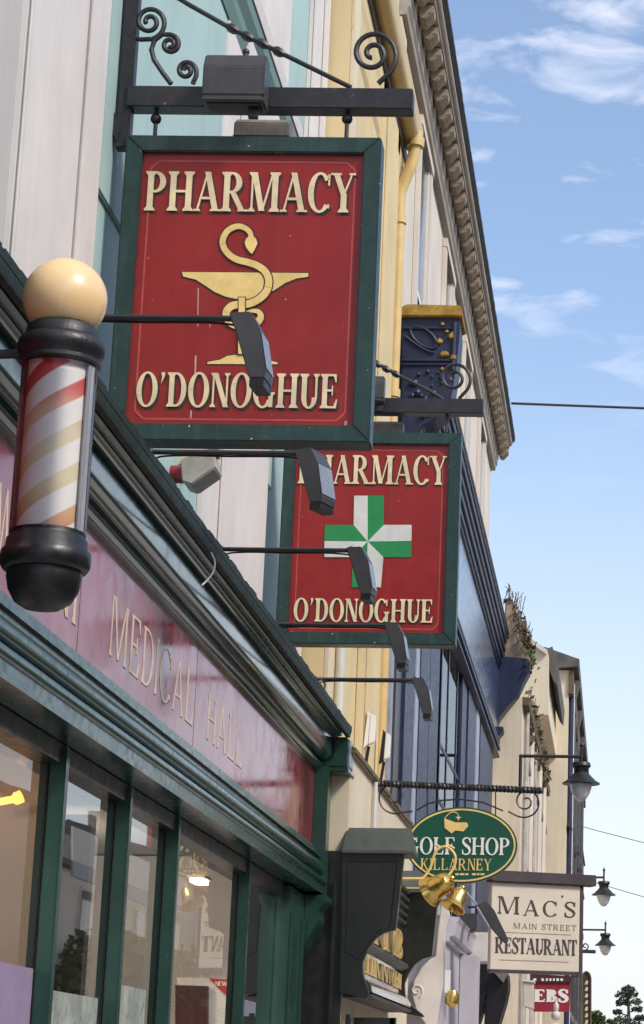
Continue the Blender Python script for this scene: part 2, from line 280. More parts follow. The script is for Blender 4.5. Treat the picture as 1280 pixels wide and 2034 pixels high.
# ------------------------------------------------------------------ serif lettering
def ring(cx, cy, rx, ry, tx, ty, a0, a1, n=18):
    o = [(cx+rx*math.cos(R(a0+(a1-a0)*i/n)), cy+ry*math.sin(R(a0+(a1-a0)*i/n))) for i in range(n+1)]
    q = [(cx+(rx-tx)*math.cos(R(a0+(a1-a0)*i/n)), cy+(ry-ty)*math.sin(R(a0+(a1-a0)*i/n))) for i in range(n+1)]
    return [[o[i], o[i+1], q[i+1], q[i]] for i in range(n)]
def glyph(ch, t, k, s):
    """polygons of one capital, thick t, thin k, serif overhang s; returns (polys, width)"""
    sh = 0.05
    def rect(x0, x1, y0, y1): return [(x0, y0), (x1, y0), (x1, y1), (x0, y1)]
    def stem(x, w, y0=0, y1=1, sf='tb'):
        o = [rect(x-w/2, x+w/2, y0, y1)]
        if s > 0:
            for c, yb, d in (('b', y0, 1), ('t', y1, -1)):
                if c in sf: o.append([(x-w/2-s, yb), (x+w/2+s, yb), (x+w/2+s, yb+d*sh*0.7), (x+w/2, yb+d*sh*2.2), (x-w/2, yb+d*sh*2.2), (x-w/2-s, yb+d*sh*0.7)])
        return o
    def diag(x0, y0, x1, y1, w): return [[(x0-w/2, y0), (x0+w/2, y0), (x1+w/2, y1), (x1-w/2, y1)]]
    def ser(x, y, w):
        d = 1 if y < 0.5 else -1
        return [rect(x-w/2-s, x+w/2+s, min(y, y+d*sh), max(y, y+d*sh))] if s > 0 else []
    def term(x, y0, y1, w): return [rect(x-w/2, x+w/2, y0, y1)]
    b = s+t/2
    if ch == 'A': return diag(0.07, 0, 0.38, 1, k)+diag(0.68, 0, 0.38, 1, t)+[rect(0.2, 0.52, 0.3, 0.3+k)]+ser(0.07, 0, k)+ser(0.68, 0, t), 0.8
    if ch == 'C': return ring(0.4, 0.5, 0.4, 0.52, t, k, 40, 320)+term(0.69, 0.68, 0.97, k)+term(0.69, 0.1, 0.2, k), 0.76
    if ch == 'G': return ring(0.4, 0.5, 0.4, 0.52, t, k, 42, 325)+term(0.69, 0.7, 0.97, k)+stem(0.7, t*0.85, 0.02, 0.45, 't'), 0.86
    if ch == 'D': return stem(b, t)+ring(b+0.18, 0.5, 0.4, 0.5, t, k, -90, 90)+[rect(b, b+0.18, 0, k), rect(b, b+0.18, 1-k, 1)], b+0.6
    if ch in 'EFL':
        o = stem(b, t)
        if ch in 'EL': o += [rect(b, b+0.46, 0, k), [(b+0.46, 0), (b+0.5, 0.26), (b+0.46, 0.26), (b+0.36, k)]]
        if ch in 'EF': o += [rect(b, b+0.44, 1-k, 1), [(b+0.44, 1), (b+0.46, 0.76), (b+0.42, 0.76), (b+0.34, 1-k)], rect(b, b+0.3, 0.49, 0.49+k), rect(b+0.28, b+0.32, 0.38, 0.66)]
        return o, b+0.52
    if ch == 'B': return stem(b, t)+ring(b+0.14, 0.74, 0.3, 0.26, t, k, -90, 90)+ring(b+0.16, 0.26, 0.36, 0.26, t, k, -90, 90)+[rect(b, b+0.15, 1-k, 1), rect(b, b+0.15, 0.48, 0.48+k), rect(b, b+0.16, 0, k)], b+0.56
    if ch == 'H': return stem(b, t)+stem(b+0.52, t)+[rect(b, b+0.52, 0.47, 0.47+k)], 2*b+0.52
    if ch == 'I': return stem(b, t), 2*b
    if ch == 'K': return stem(b, t)+diag(b+t/2, 0.42, b+0.48, 1, k)+diag(b+0.52, 0, b+0.18, 0.6, t)+ser(b+0.48, 1, k)+ser(b+0.54, 0, t), b+0.66
    if ch == 'M': return stem(s+k/2, k)+diag(0.44, 0.02, 0.14+s*0.3, 1, t)+diag(0.46, 0.02, 0.78, 1, k)+stem(0.82+s*0.5, t), 0.92+s*1.5
    if ch == 'N': return stem(s+k/2, k)+diag(0.62, 0, s+t*0.5, 1, t)+stem(0.64, k, 0, 1, 't'), 0.66+s
    if ch == 'O': return ring(0.41, 0.5, 0.41, 0.52, t, k, 0, 360, 32), 0.82
    if ch in 'PR':
        o = stem(b, t)+ring(b+0.16, 0.73, 0.34, 0.27, t, k, -90, 90)+[rect(b, b+0.17, 1-k, 1), rect(b, b+0.17, 0.46, 0.46+k)]
        if ch == 'R': o += diag(b+0.54, 0, b+0.2, 0.5, t)+ser(b+0.56, 0, t)
        return o, b+(0.68 if ch == 'R' else 0.52)
    if ch == 'S':
        P = catmull([(0.5, 0.76, 0), (0.44, 0.93, 0), (0.28, 0.985, 0), (0.11, 0.9, 0), (0.08, 0.73, 0), (0.22, 0.57, 0), (0.4, 0.44, 0), (0.5, 0.27, 0), (0.44, 0.09, 0), (0.26, 0.015, 0), (0.1, 0.07, 0), (0.05, 0.24, 0)], 5)
        n = len(P)-1; w = [k+(t*1.05-k)*math.exp(-((i/n-0.5)/0.22)**2) for i in range(n+1)]
        return stroke([(p.x, p.y) for p in P], w)+term(0.515, 0.7, 0.98, k)+term(0.045, 0.02, 0.3, k), 0.58
    if ch == 'T': return stem(0.33, t, 0, 1, 'b')+[rect(0, 0.66, 1-k, 1), [(0, 1), (0.1, 1-k), (0.04, 0.74), (0, 0.74)], [(0.66, 1), (0.56, 1-k), (0.62, 0.74), (0.66, 0.74)]], 0.68
    if ch == 'U': return stem(b, t, 0.3, 1, 't')+ring(b-t/2+0.3, 0.31, 0.3, 0.33, t, k, 180, 360)+stem(b-t/2+0.6-k/2, k*1.3, 0.3, 1, 't'), b+0.6+s-t/2
    if ch == 'V': return diag(0.36, 0, 0.08, 1, t)+diag(0.38, 0, 0.66, 1, k)+ser(0.08, 1, t)+ser(0.66, 1, k), 0.76
    if ch == 'W': return diag(0.3, 0, 0.08, 1, t)+diag(0.32, 0, 0.5, 1, k)+diag(0.72, 0, 0.5, 1, t)+diag(0.74, 0, 0.96, 1, k)+ser(0.08, 1, t)+ser(0.96, 1, k), 1.06
    if ch == 'Y': return diag(0.36, 0.46, 0.1, 1, t)+diag(0.38, 0.46, 0.64, 1, k)+stem(0.37, t, 0, 0.48, 'b')+ser(0.1, 1, t)+ser(0.64, 1, k), 0.74
    if ch == '2': return ring(0.28, 0.72, 0.28, 0.28, t, k, -30, 170)+diag(0.08, 0.02, 0.44, 0.6, t)+[rect(0.02, 0.56, 0, k)], 0.6
    if ch == "'": return [[(0.06, 1), (0.2, 1), (0.18, 0.86), (0.06, 0.68), (0.1, 0.86)]], 0.26
    return [], 0.32
def textpolys(txt, x0, x1, y0, y1, t=0.17, k=0.06, s=0.075, gap=0.06):
    cur = 0; out = []
    for ch in txt:
        P, w = glyph(ch, t, k, s)
        out.append((cur, P)); cur += w+gap
    cur -= gap
    sx = (x1-x0)/cur; sy = (y1-y0); res = []
    for off, P in out:
        for i, p in enumerate(P): res.append([(x0+(off+x)*sx, y0+y*sy) for x, y in p])
    return res
def layer(mb, polys, mp, w, th, step=0.00012):     # stacked thin solids: every piece a hair prouder than the last
    for i, p in enumerate(polys): mb.prism(p, mp, w, w+th+step*(i % 9))
    return mb
FY = lambda Y: (lambda u, v, w: (u, Y-w, v))       # letters facing the camera side (-Y)
FX = lambda X: (lambda u, v, w: (X+w, u, v))       # letters facing the street (+X)
def sgn(txt, px0, px1, py0, py1, Y, **k):
    a = at(px0, (py0+py1)/2, Y=Y); b = at(px1, (py0+py1)/2, Y=Y); t_ = at((px0+px1)/2, py0, Y=Y); q = at((px0+px1)/2, py1, Y=Y)
    return textpolys(txt, a.x, b.x, q.z, t_.z, **k)
def shift(P, dx, dz): return [[(x+dx, z+dz) for x, z in p] for p in P]
def ball(mb, c, r, n=12):
    prof = [(r*math.sin(math.pi*i/n), c[2]-r*math.cos(math.pi*i/n)) for i in range(n+1)]
    return mb.lathe(prof, c[0], c[1], 2*n)
# ================================================================== SETTING
struct('ground', MB().add([(-900, -300, -0.16), (900, -300, -0.16), (900, 2500, -0.16), (-900, 2500, -0.16)], [(0, 1, 2, 3)]), 'ground')
struct('road', MB().add([(1.9, -60, -0.12), (6.1, -60, -0.12), (6.1, 190, -0.12), (1.9, 190, -0.12)], [(0, 1, 2, 3)]), 'asphalt')
struct('pavement', MB().box(-1.9, 1.9, -60, 190, -0.2, 0.0), 'paving')
struct('far_pavement', MB().box(6.1, 9.0, -60, 190, -0.2, 0.0), 'paving')
# ================================================================== PHARMACY BUILDING
XW = -2.2
ph = T('pharmacy_building', 'mint green and white stuccoed pharmacy building with dark green shopfront and long red fascia', 'building', (-2.4, 9.0, 0))
MB().box(-9, XW, 2.0, 15.0, 2.95, 10.5).build('wall', 'mint', ph)
MB().box(-9, -2.04, 14.62, 14.99, 0, 2.95).build('wall', 'mint', ph)
def pilaster(y0, y1, kind):
    w = y1-y0; m = MB()
    m.box(XW, XW+0.03, y0, y1, 3.7, 10.4)
    o = m.build('pilaster', 'white', ph, bevel=0.004)
    d = MB()
    for a, b, h in kind: d.box(XW+0.03, XW+0.03+h, y0+a*w, y0+b*w, 3.7, 10.4)
    d.build('moulding', 'white', o, bevel=0.008)
    return o
pilaster(7.5, 8.67, [(0.0, 0.1, .02), (0.72, 0.98, .016)])
pilaster(11.31, 13.39, [(0.22, 0.86, .025)])
pilaster(14.3, 14.98, [(0.0, 0.15, .02), (0.72, 0.98, .025)])
# sash window in the upper wall, left of the first pilaster, and mint panel band
wi = MB().box(XW, XW+0.02, 4.2, 7.36, 4.3, 10.2).build('window_surround', 'greywhite', ph, bevel=0.004)
MB().box(XW+0.02, XW+0.05, 6.85, 7.36, 4.3, 10.2).build('moulding', 'greywhite', wi, bevel=0.006)
MB().box(XW, XW+0.02, 8.75, 13.6, 5.2, 7.25).build('raised_panel', 'mint', ph, bevel=0.006)
MB().py([(XW, 7.25), (XW+0.03, 7.25), (XW+0.05, 7.33), (XW+0.05, 7.4), (XW+0.08, 7.46), (XW+0.08, 7.55), (XW, 7.59)], 8.75, 13.62).build('string_course', 'mint_dark', ph)
MB().py([(XW, 7.591), (XW+0.09, 7.551), (XW+0.1, 7.63), (XW, 7.67)], 8.75, 13.64).build('string_course', 'white', ph)
# fascia and mouldings swept along the street
Y0, Y1 = 2.5, 14.42
fa = MB().box(-2.1, -1.95, Y0, Y1, 3.07, 3.58).build('fascia', 'fascia', ph)
jm = MB()
for yy in (at(155, 1250, X=-1.95).y, at(385, 1440, X=-1.95).y, 6.1): jm.box(-1.951, -1.9493, yy-.002, yy+.002, 3.07, 3.58)
jm.build('panel_joint', 'cardmaroon', fa)
ga = textpolys('MEDICAL', at(217, 1300, X=-1.95).y, at(383, 1430, X=-1.95).y, 3.195, 3.43, t=.085, k=.045, s=.02, gap=.16)
ga += textpolys('HALL', at(412, 1430, X=-1.95).y, at(482, 1500, X=-1.95).y, 3.195, 3.41, t=.085, k=.045, s=.02, gap=.16)
ga += textpolys('NI', at(100, 1215, X=-1.95).y, at(150, 1235, X=-1.95).y, 3.195, 3.41, t=.1, k=.05, s=.03, gap=.16)
ga += textpolys('W', at(-12, 1080, X=-1.95).y, at(24, 1100, X=-1.95).y, 3.195, 3.43, t=.1, k=.05, s=.03)
layer(MB(), ga, FX(-1.95), 0, 0.0012).build('lettering', 'palegold', fa)
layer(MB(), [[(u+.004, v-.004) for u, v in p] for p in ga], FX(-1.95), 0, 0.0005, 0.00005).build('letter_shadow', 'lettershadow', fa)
up = [(-2.1, 3.58), (-1.935, 3.58), (-1.935, 3.6), (-1.915, 3.61), (-1.905, 3.63), (-1.915, 3.65), (-1.93, 3.655), (-1.93, 3.67), (-1.90, 3.675), (-1.90, 3.69), (-1.87, 3.695), (-1.835, 3.705), (-1.815, 3.715), (-1.80, 3.73)]
# bead course + broad frieze band + crown
MB().py([(-2.1, 3.581), (-1.925, 3.581), (-1.925, 3.592), (-1.905, 3.6), (-1.9, 3.612), (-1.908, 3.624), (-1.925, 3.628), (-1.925, 3.64), (-2.1, 3.64)], Y0, Y1).build('bead_moulding', 'greengloss', ph, smooth=True, ang=50)
MB().py([(-2.1, 3.641), (-1.895, 3.641), (-1.868, 3.652), (-1.85, 3.662), (-1.846, 3.672), (-1.843, 3.785), (-1.835, 3.79), (-2.1, 3.79)], Y0, Y1).build('cove_band', 'greengloss', ph, smooth=True, ang=50)
MB().py([(-2.1, 3.791), (-1.825, 3.791), (-1.818, 3.797), (-1.824, 3.802), (-1.8, 3.806), (-1.79, 3.814), (-1.79, 3.83), (-2.1, 3.845)], Y0, Y1+.1).build('crown_moulding', 'green', ph, smooth=True, ang=50)
MB().py([(-2.14, 3.846), (-1.769, 3.832), (-1.769, 3.8), (-1.745, 3.8), (-1.738, 3.83), (-1.742, 3.86), (-2.14, 3.875)], Y0, Y1+.12).build('gutter', 'greenmatt', ph, smooth=True, ang=50)
fl = [(5.0, 3.84)]; y_ = 5.0
while y_ < 14.45:
    fl.append((y_, 3.866+random.uniform(0, .012))); y_ += random.uniform(.03, .16); fl.append((y_, fl[-1][1]+random.uniform(-.004, .004)))
fl.append((y_, 3.84))
MB().px(fl, -1.752, -1.737).build('weathered_flashing', 'greenmatt', ph)
MB().py([(-2.1, 3.069), (-1.9, 3.069), (-1.9, 3.05), (-1.885, 3.04), (-1.885, 3.02), (-2.1, 3.02)], Y0, Y1).build('sill_moulding', 'green', ph, smooth=True, ang=50)
MB().py([(-2.1, 3.019), (-1.9, 3.019), (-1.9, 2.985), (-1.87, 2.975), (-1.862, 2.955), (-1.862, 2.93), (-1.87, 2.915), (-1.89, 2.91), (-2.1, 2.91)], Y0, Y1).build('architrave', 'green', ph, smooth=True, ang=50)
MB().py([(-2.1, 2.909), (-1.885, 2.909), (-1.885, 2.885), (-1.845, 2.878), (-1.84, 2.86), (-1.845, 2.845), (-1.855, 2.84), (-1.855, 2.80), (-1.84, 2.795), (-1.84, 2.775), (-2.1, 2.77)], Y0, Y1).build('architrave', 'green', ph, smooth=True, ang=50)
# windows: mullions, glass, heads
mul = [5.6, 6.8, 7.98, 9.07, 10.1, 12.1]
for y in mul:
    o = MB().box(-2.0085, -1.95, y-.03, y+.025, 0.9, 2.765).build('mullion', 'green', ph, bevel=0.006)
    MB().box(-2.04, -2.0115, y-.035, y+.03, 0.9, 2.765).build('inner_post', 'pub', o, bevel=0.004)
edges = mul+[13.45]
for a, b in zip(edges[:-1], edges[1:]):
    p = MB().add([(-2.01, a+.031, .9), (-2.01, b-.036, .9), (-2.01, b-.036, 2.7), (-2.01, a+.031, 2.7)], [(0, 1, 2, 3)]).build('window_pane', 'clearglass' if a in (6.8, 10.1, 12.1) else 'glass', ph)
MB().box(-2.12, -1.965, Y0, 13.42, 2.701, 2.768).build('window_head', 'pub', ph)
MB().box(-2.1, -1.93, 2.5, 13.42, 0, 0.9).build('stall_riser', 'green', ph)
pl = MB().box(-2.12, -1.93, 13.45, 14.1, 0.0, 2.76).build('end_pilaster', 'green', ph, bevel=0.008)
MB().box(-1.93, -1.915, 13.5, 13.56, 0, 2.6).box(-1.93, -1.915, 13.98, 14.05, 0, 2.6).build('moulding', 'green', pl, bevel=0.004)
# end console: block, corbel and tall upright beside the red fascia
eb = MB().box(-2.05, -1.86, 14.43, 14.6, 2.70, 3.60).build('end_block', 'green', ph, bevel=0.006)
MB().box(-2.05, -1.75, 14.5, 14.8, 3.6, 3.80).build('console_cap', 'green', eb, bevel=0.01)
MB().box(-2.05, -1.74, 14.48, 14.84, 3.57, 3.6).build('cap_lip', 'green', eb, bevel=0.006)
MB().box(-1.749, -1.745, 14.56, 14.76, 3.62, 3.79).build('sticker', 'lampside', eb)
MB().py([(-2.04, 2.76), (-1.8, 2.76), (-1.8, 2.72), (-1.85, 2.66), (-1.84, 2.6), (-1.9, 2.5), (-1.93, 2.44), (-2.04, 2.4)], 14.11, 14.4).build('corbel', 'green', ph, bevel=0.006)
# interior
MB().add([(-2.13, 2.5, .3), (-2.13, 13.5, .3), (-6, 13.5, .3), (-6, 2.5, .3), (-6, 13.5, 2.95), (-6, 2.5, 2.95)], [(0, 1, 2, 3), (3, 2, 4, 5)]).build('interior', 'interior', ph)
MB().add([(-2.13, 2.5, 2.94), (-2.13, 13.6, 2.94), (-6, 13.6, 2.94), (-6, 2.5, 2.94)], [(0, 1, 2, 3)]).build('interior_ceiling', 'paleint', ph)
MB().box(-6, -2.14, 13.55, 13.7, .3, 2.93).build('interior_wall', 'paleint', ph)
MB().box(-4.2, -2.6, 11.2, 11.3, .3, 2.9).build('interior_partition', 'paleint', ph)
MB().box(-2.75, -2.45, 9.9, 10.4, .3, 2.1).build('display_unit', 'darkint', ph)
MB().box(-3.6, -2.12, 8.6, 8.7, .3, 2.93).build('interior_partition', 'interior', ph)
# ================================================================== SIGNS AND BRACKETS
def iron_bracket(Y, bar, plate_px, brace, scrolls, hooks, label, plate_z):
    a, b = bar
    t = T('sign_bracket', label, 'bracket', (a[0], Y, a[1]), 0, 'wrought iron sign brackets')
    MB().box(a[0], b[0], Y-.045, Y+.045, a[1]-.04, a[1]+.055).build('beam', 'iron', t, bevel=0.004)
    MB().box(a[0]-.04, a[0]+.02, Y-.03, Y+.03, plate_z[0], plate_z[1]).build('wall_plate', 'iron', t, bevel=0.004)
    for P, r_ in scrolls: MB().tube(P, r_, 8).build('scroll', 'iron', t, smooth=True)
    MB().tube(brace, [0.011]*len(brace), 8).build('brace', 'iron', t, smooth=True)
    return t
YS = 8.9
br = iron_bracket(YS+.05, ((-2.13, 5.682), (-.912, 5.698)), None,
    [at(375, 0, Y=YS)+Vector((-.35, .05, .22))]+[p+Vector((0, .05, 0)) for p in ypts([(375, 0), (455, 45), (550, 92), (695, 163)], YS)],
    [([at(x, y, Y=YS+.03) for x, y in [(255, 66), (266, 74), (280, 78), (297, 77)]+spiral(297, 43, 35, 7, 85, -560)], .011),
     ([at(x, y, Y=YS+.03) for x, y in [(340, 166), (322, 142), (306, 118), (301, 98), (307, 80), (322, 68)]+spiral(338, 88, 21, 5, -110, 480)], .011),
     ([at(x, y, Y=YS+.03) for x, y in [(383, 166), (390, 150)]+spiral(370, 140, 21, 5, 15, -520)], .011),
     ([at(x, y, Y=YS+.03) for x, y in [(752, 165)]+spiral(741, 106, 52, 8, 60, -620)], .012)],
    None, 'black wrought iron bracket with scrolls carrying the upper serpent sign', (5.46, 6.4))
tw = MB()
for k, (x, y) in enumerate([(458, 46), (488, 62), (518, 76), (550, 92)]):
    c = at(x, y, Y=YS)+Vector((0, .05, 0)); d = (at(695, 163, Y=YS)-at(375, 0, Y=YS)).normalized()
    tw.tube([c-d*.03, c-d*.012, c+d*.012, c+d*.03], [.011, .021, .021, .011], 6)
tw.build('twisted_section', 'iron', br, smooth=True)
for x in (310, 690):
    c = at(x, 236, Y=YS+.05); h = MB().tube([c+Vector((0, 0, .06)), c+Vector((0, 0, -.12))], .009)
    ball(h, c+Vector((0, 0, .0)), .024, 6); h.build('hook', 'iron', br, smooth=True)
MB().py(yxz([(203, 206), (212, 200), (238, 240), (240, 262), (234, 283), (206, 236)], YS+.03), YS+.01, YS+.05).tube(ypts([(195, 150), (213, 188)], YS+.03), .008).build('wall_stay', 'iron', br)

def sign_board(Y, x0, x1, z0, z1, fw, label, depth=.13):
    t = T('pharmacy_sign', label, 'sign', ((x0+x1)/2, Y, z0), 0, 'red pharmacy signs')
    fr = MB()
    for P in ([(x0, z0), (x1, z0), (x1-fw, z0+fw), (x0+fw, z0+fw)], [(x0, z1), (x1, z1), (x1-fw, z1-fw), (x0+fw, z1-fw)], [(x0, z0), (x0, z1), (x0+fw, z1-fw), (x0+fw, z0+fw)], [(x1, z0), (x1, z1), (x1-fw, z1-fw), (x1-fw, z0+fw)]):
        fr.py(P, Y, Y+depth)
    fr.build('frame', 'greenframe', t, bevel=0.005)
    MB().box(x0+fw*.6, x1-fw*.6, Y+.025, Y+depth-.02, z0+fw*.6, z1-fw*.6).build('panel', 'signred', t)
    L = MB(); q = fw+.035; c = .035; w = .004
    a0, a1, b0, b1 = x0+q, x1-q, z0+q-.01, z1-q
    pts = [(a0+c, b0), (a1-c, b0), (a1, b0+c), (a1, b1-c), (a1-c, b1), (a0+c, b1), (a0, b1-c), (a0, b0+c), (a0+c, b0)]
    for i in range(8):
        p, r_ = Vector(pts[i]), Vector(pts[i+1]); d = (r_-p).normalized(); n = Vector((-d.y, d.x))*w
        L.prism([tuple(p+n), tuple(r_+n), tuple(r_-n), tuple(p-n)], FY(Y+.025), 0, .001+.0001*i)
    L.build('border_line', 'signline', t)
    return t
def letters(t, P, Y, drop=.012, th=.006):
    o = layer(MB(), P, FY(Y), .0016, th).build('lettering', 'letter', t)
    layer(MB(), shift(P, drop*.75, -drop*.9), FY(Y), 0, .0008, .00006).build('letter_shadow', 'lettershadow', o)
s1 = sign_board(YS, -2.118, -1.037, 4.163, 5.508, .073, 'big red pharmacy sign with gold serpent and chalice in green frame, upper one')
Yp = YS+.025
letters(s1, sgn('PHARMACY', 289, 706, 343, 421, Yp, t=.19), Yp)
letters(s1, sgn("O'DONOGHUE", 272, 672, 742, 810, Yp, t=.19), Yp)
def q7(pts): return [(280+x/3.5556, 420+y/3.5556) for x, y in pts]
def emb(pts): return yxz(q7(pts), Yp)
bowl = emb([(290, 428), (1185, 436), (1182, 462), (1100, 474), (1020, 506), (945, 556), (860, 598), (740, 622), (690, 622), (600, 602), (520, 568), (450, 520), (390, 482), (300, 460)])
stem_ = emb([(694, 612), (738, 612), (738, 1010), (690, 1010)])
foot = emb([(470, 1078), (472, 1064), (560, 1048), (610, 1022), (660, 1014), (780, 1014), (830, 1026), (880, 1048), (965, 1066), (968, 1080)])
snk = [(p.x, p.y) for p in catmull([(x, y, 0) for x, y in [(782, 215), (772, 150), (720, 112), (670, 110), (612, 142), (580, 205), (592, 265), (635, 315), (690, 345), (760, 362), (830, 388), (882, 430), (905, 490), (890, 565), (835, 622), (760, 655), (690, 660), (640, 672), (606, 712), (614, 765), (655, 800), (720, 812), (800, 800), (848, 755), (835, 712), (790, 705), (748, 714)]], 5)]
nS = len(snk)
wS = [34+18*math.sin(math.pi*min(1, i/nS*1.6)/1.0*.5) if i < nS*.85 else 52*(1-(i-nS*.85)/(nS*.15))*.8+12 for i in range(nS)]
head = emb([(735, 225), (745, 195), (765, 178), (798, 178), (815, 195), (826, 225), (808, 268), (788, 302), (772, 292), (745, 255)])
def ribbon(pts, w, off=0): return [emb(list(p)) for p in stroke(pts, [x+off for x in w])]
def quads(pts, w, off=0):
    P = stroke(pts, [x+off for x in w])[0]; n = len(pts); L = P[:n]; Q = P[n:][::-1]
    return [emb([L[i], L[i+1], Q[i+1], Q[i]]) for i in range(n-1)]
def fat(poly, d):
    c = Vector((sum(p[0] for p in poly)/len(poly), sum(p[1] for p in poly)/len(poly)))
    n = len(poly); out = []
    area = sum(poly[i][0]*poly[(i+1) % n][1]-poly[(i+1) % n][0]*poly[i][1] for i in range(n)); sg = 1 if area > 0 else -1
    for i in range(n):
        a, b, e = Vector(poly[i-1]), Vector(poly[i]), Vector(poly[(i+1) % n]); d1 = (b-a).normalized(); d2 = (e-b).normalized()
        nn = Vector((d1.y+d2.y, -d1.x-d2.x)); nn = nn.normalized() if nn.length > 1e-6 else Vector((d1.y, -d1.x))
        out.append(tuple(b+nn*d*sg))
    return out
mp = FY(Yp)
ch = layer(MB(), [bowl, foot], mp, .0016, .002).build('chalice', 'gold', s1)
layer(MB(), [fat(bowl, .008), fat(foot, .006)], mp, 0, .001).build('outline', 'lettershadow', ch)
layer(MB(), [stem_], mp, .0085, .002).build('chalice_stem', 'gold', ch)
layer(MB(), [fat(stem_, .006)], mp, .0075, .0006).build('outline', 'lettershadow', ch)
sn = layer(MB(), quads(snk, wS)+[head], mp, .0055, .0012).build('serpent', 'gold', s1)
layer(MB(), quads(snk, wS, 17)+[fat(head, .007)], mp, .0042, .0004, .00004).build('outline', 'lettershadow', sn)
# drips of white paint on the sign
dr = MB()
for x, y0, y1, w in [(394, 572, 648, 2), (389, 706, 745, 3), (380, 815, 832, 3), (418, 636, 650, 1.5), (533, 700, 708, 4), (688, 836, 846, 6)]:
    dr.prism(yxz([(x-w/2, y0), (x+w/2, y0), (x+w/2-1, y1), (x-w/2-1, y1)], Yp), mp, .0002, .0006)
dr.build('paint_drip', 'oldpink', s1)

YT = 13.5
br2 = iron_bracket(YT+.05, ((-2.12, 5.725), (-.875, 5.735)), None,
    [Vector((-2.1, YT+.05, 6.4))]+[p+Vector((0, .05, 0)) for p in ypts([(745, 715), (800, 745), (850, 770), (890, 795)], YT)],
    [([at(x, y, Y=YT+.03) for x, y in [(912, 792)]+spiral(903, 751, 36, 6, 60, -620)], .011)],
    None, 'black iron bracket with one end scroll carrying the lower cross sign', (5.5, 6.5))
tw = MB()
for x, y in [(748, 718), (766, 728), (785, 738)]:
    c = at(x, y, Y=YT)+Vector((0, .05, 0)); d = (at(890, 795, Y=YT)-at(745, 715, Y=YT)).normalized(); tw.tube([c-d*.03, c-d*.012, c+d*.012, c+d*.03], [.011, .022, .022, .011], 6)
tw.build('twisted_section', 'iron', br2, smooth=True)
for x in (640, 888):
    c = at(x, 838, Y=YT+.05); MB().tube([c+Vector((0, 0, .1)), c+Vector((0, 0, -.07))], .01).build('hook', 'iron', br2, smooth=True)
s2 = sign_board(YT, -2.1, -1.005, 4.215, 5.555, .075, 'lower red pharmacy sign with green and white cross in green frame')
Yq = YT+.025
letters(s2, sgn('PHARMACY', 593, 888, 905, 962, Yq, t=.19), Yq)
letters(s2, sgn("O'DONOGHUE", 584, 861, 1190, 1236, Yq, t=.19), Yq)
cx, cy, l, r_, tp, bt, hl, hr, hu, hd = 731, 1076, 703, 763, 985, 1167, 645, 818, 1043, 1107
W_ = [[(cx, tp), (l+1, tp), (l, hu), (cx, cy)], [(cx, cy), (r_, hu), (hr, hu), (hr, cy-1)], [(cx, cy), (r_-1, hd), (r_-6, bt), (cx-3, bt)], [(cx, cy), (hl, cy-1), (hl, hd), (l-1, hd)]]
G_ = [[(cx, tp), (r_, tp), (r_, hu), (cx, cy)], [(cx, cy), (hr, cy), (hr-1, hd), (r_-1, hd)], [(cx, cy), (cx-3, bt), (l-4, bt), (l-1, hd)], [(cx, cy), (hl, cy-2), (hl+1, hu), (l, hu)]]
mq = FY(Yq)
layer(MB(), [yxz(p, Yq) for p in W_], mq, 0, .006, .0003).build('cross_pale_half', 'crosswhite', s2)
layer(MB(), [yxz(p, Yq) for p in G_], mq, 0, .0048, .0003).build('cross_green_half', 'crossgreen', s2)

def floodlight(name, label, x0, x1, z0, z1, Y, d, m, front='black', group=None):
    t = T(name, label, 'floodlight', ((x0+x1)/2, Y, z0), 0, group)
    h = z1-z0
    MB().px([(Y, z0), (Y-.0, z1-h*.3), (Y+d*.25, z1), (Y+d, z1), (Y+d, z0)], x0, x1).build('housing', m, t, bevel=0.006)
    MB().box(x0+.02, x1-.02, Y+.02, Y+d-.02, z0-.012, z0-.001).build('lens', front, t)
    MB().box(x0-.003, x1+.003, Y-.003, Y+.004, z0+h*.12, z0+h*.14).build('lid_seam', 'black', t)
    MB().box((x0+x1)/2+.06, (x0+x1)/2+.1, Y+d*.4, Y+d*.6, z0-.05, z0-.013).build('mounting_lug', 'iron', t)
    return t
f1 = floodlight('floodlight', 'black box floodlight sitting on the beam above the serpent sign', -1.782, -1.522, 5.605, 5.83, YS-.14, .13, 'lampgrey')
b_ = MB().tube([(-1.62, YS-.06, 5.83), (-1.62, YS-.06, 5.86)], .012); ball(b_, (-1.62, YS-.06, 5.865), .016, 6); b_.build('bolt', 'iron', f1, smooth=True)
floodlight('floodlight', 'weathered grey floodlight box showing over the top edge of the serpent sign', at(465, 245, Y=YS+.2).x, at(575, 245, Y=YS+.2).x, at(520, 275, Y=YS+.2).z, at(520, 229, Y=YS+.2).z, YS+.2, .16, 'oldbox')
floodlight('floodlight', 'grey floodlight box above the left part of the cross sign, under its beam', at(700, 855, Y=YT).x, at(796, 855, Y=YT).x, 5.56, 5.67, YT+.12, .12, 'oldbox')
floodlight('floodlight', 'dark floodlight on the beam of the cross sign, half behind the serpent sign', at(700, 800, Y=YT).x, at(767, 800, Y=YT).x, 5.71, 5.88, YT-.15, .1, 'lampgrey')
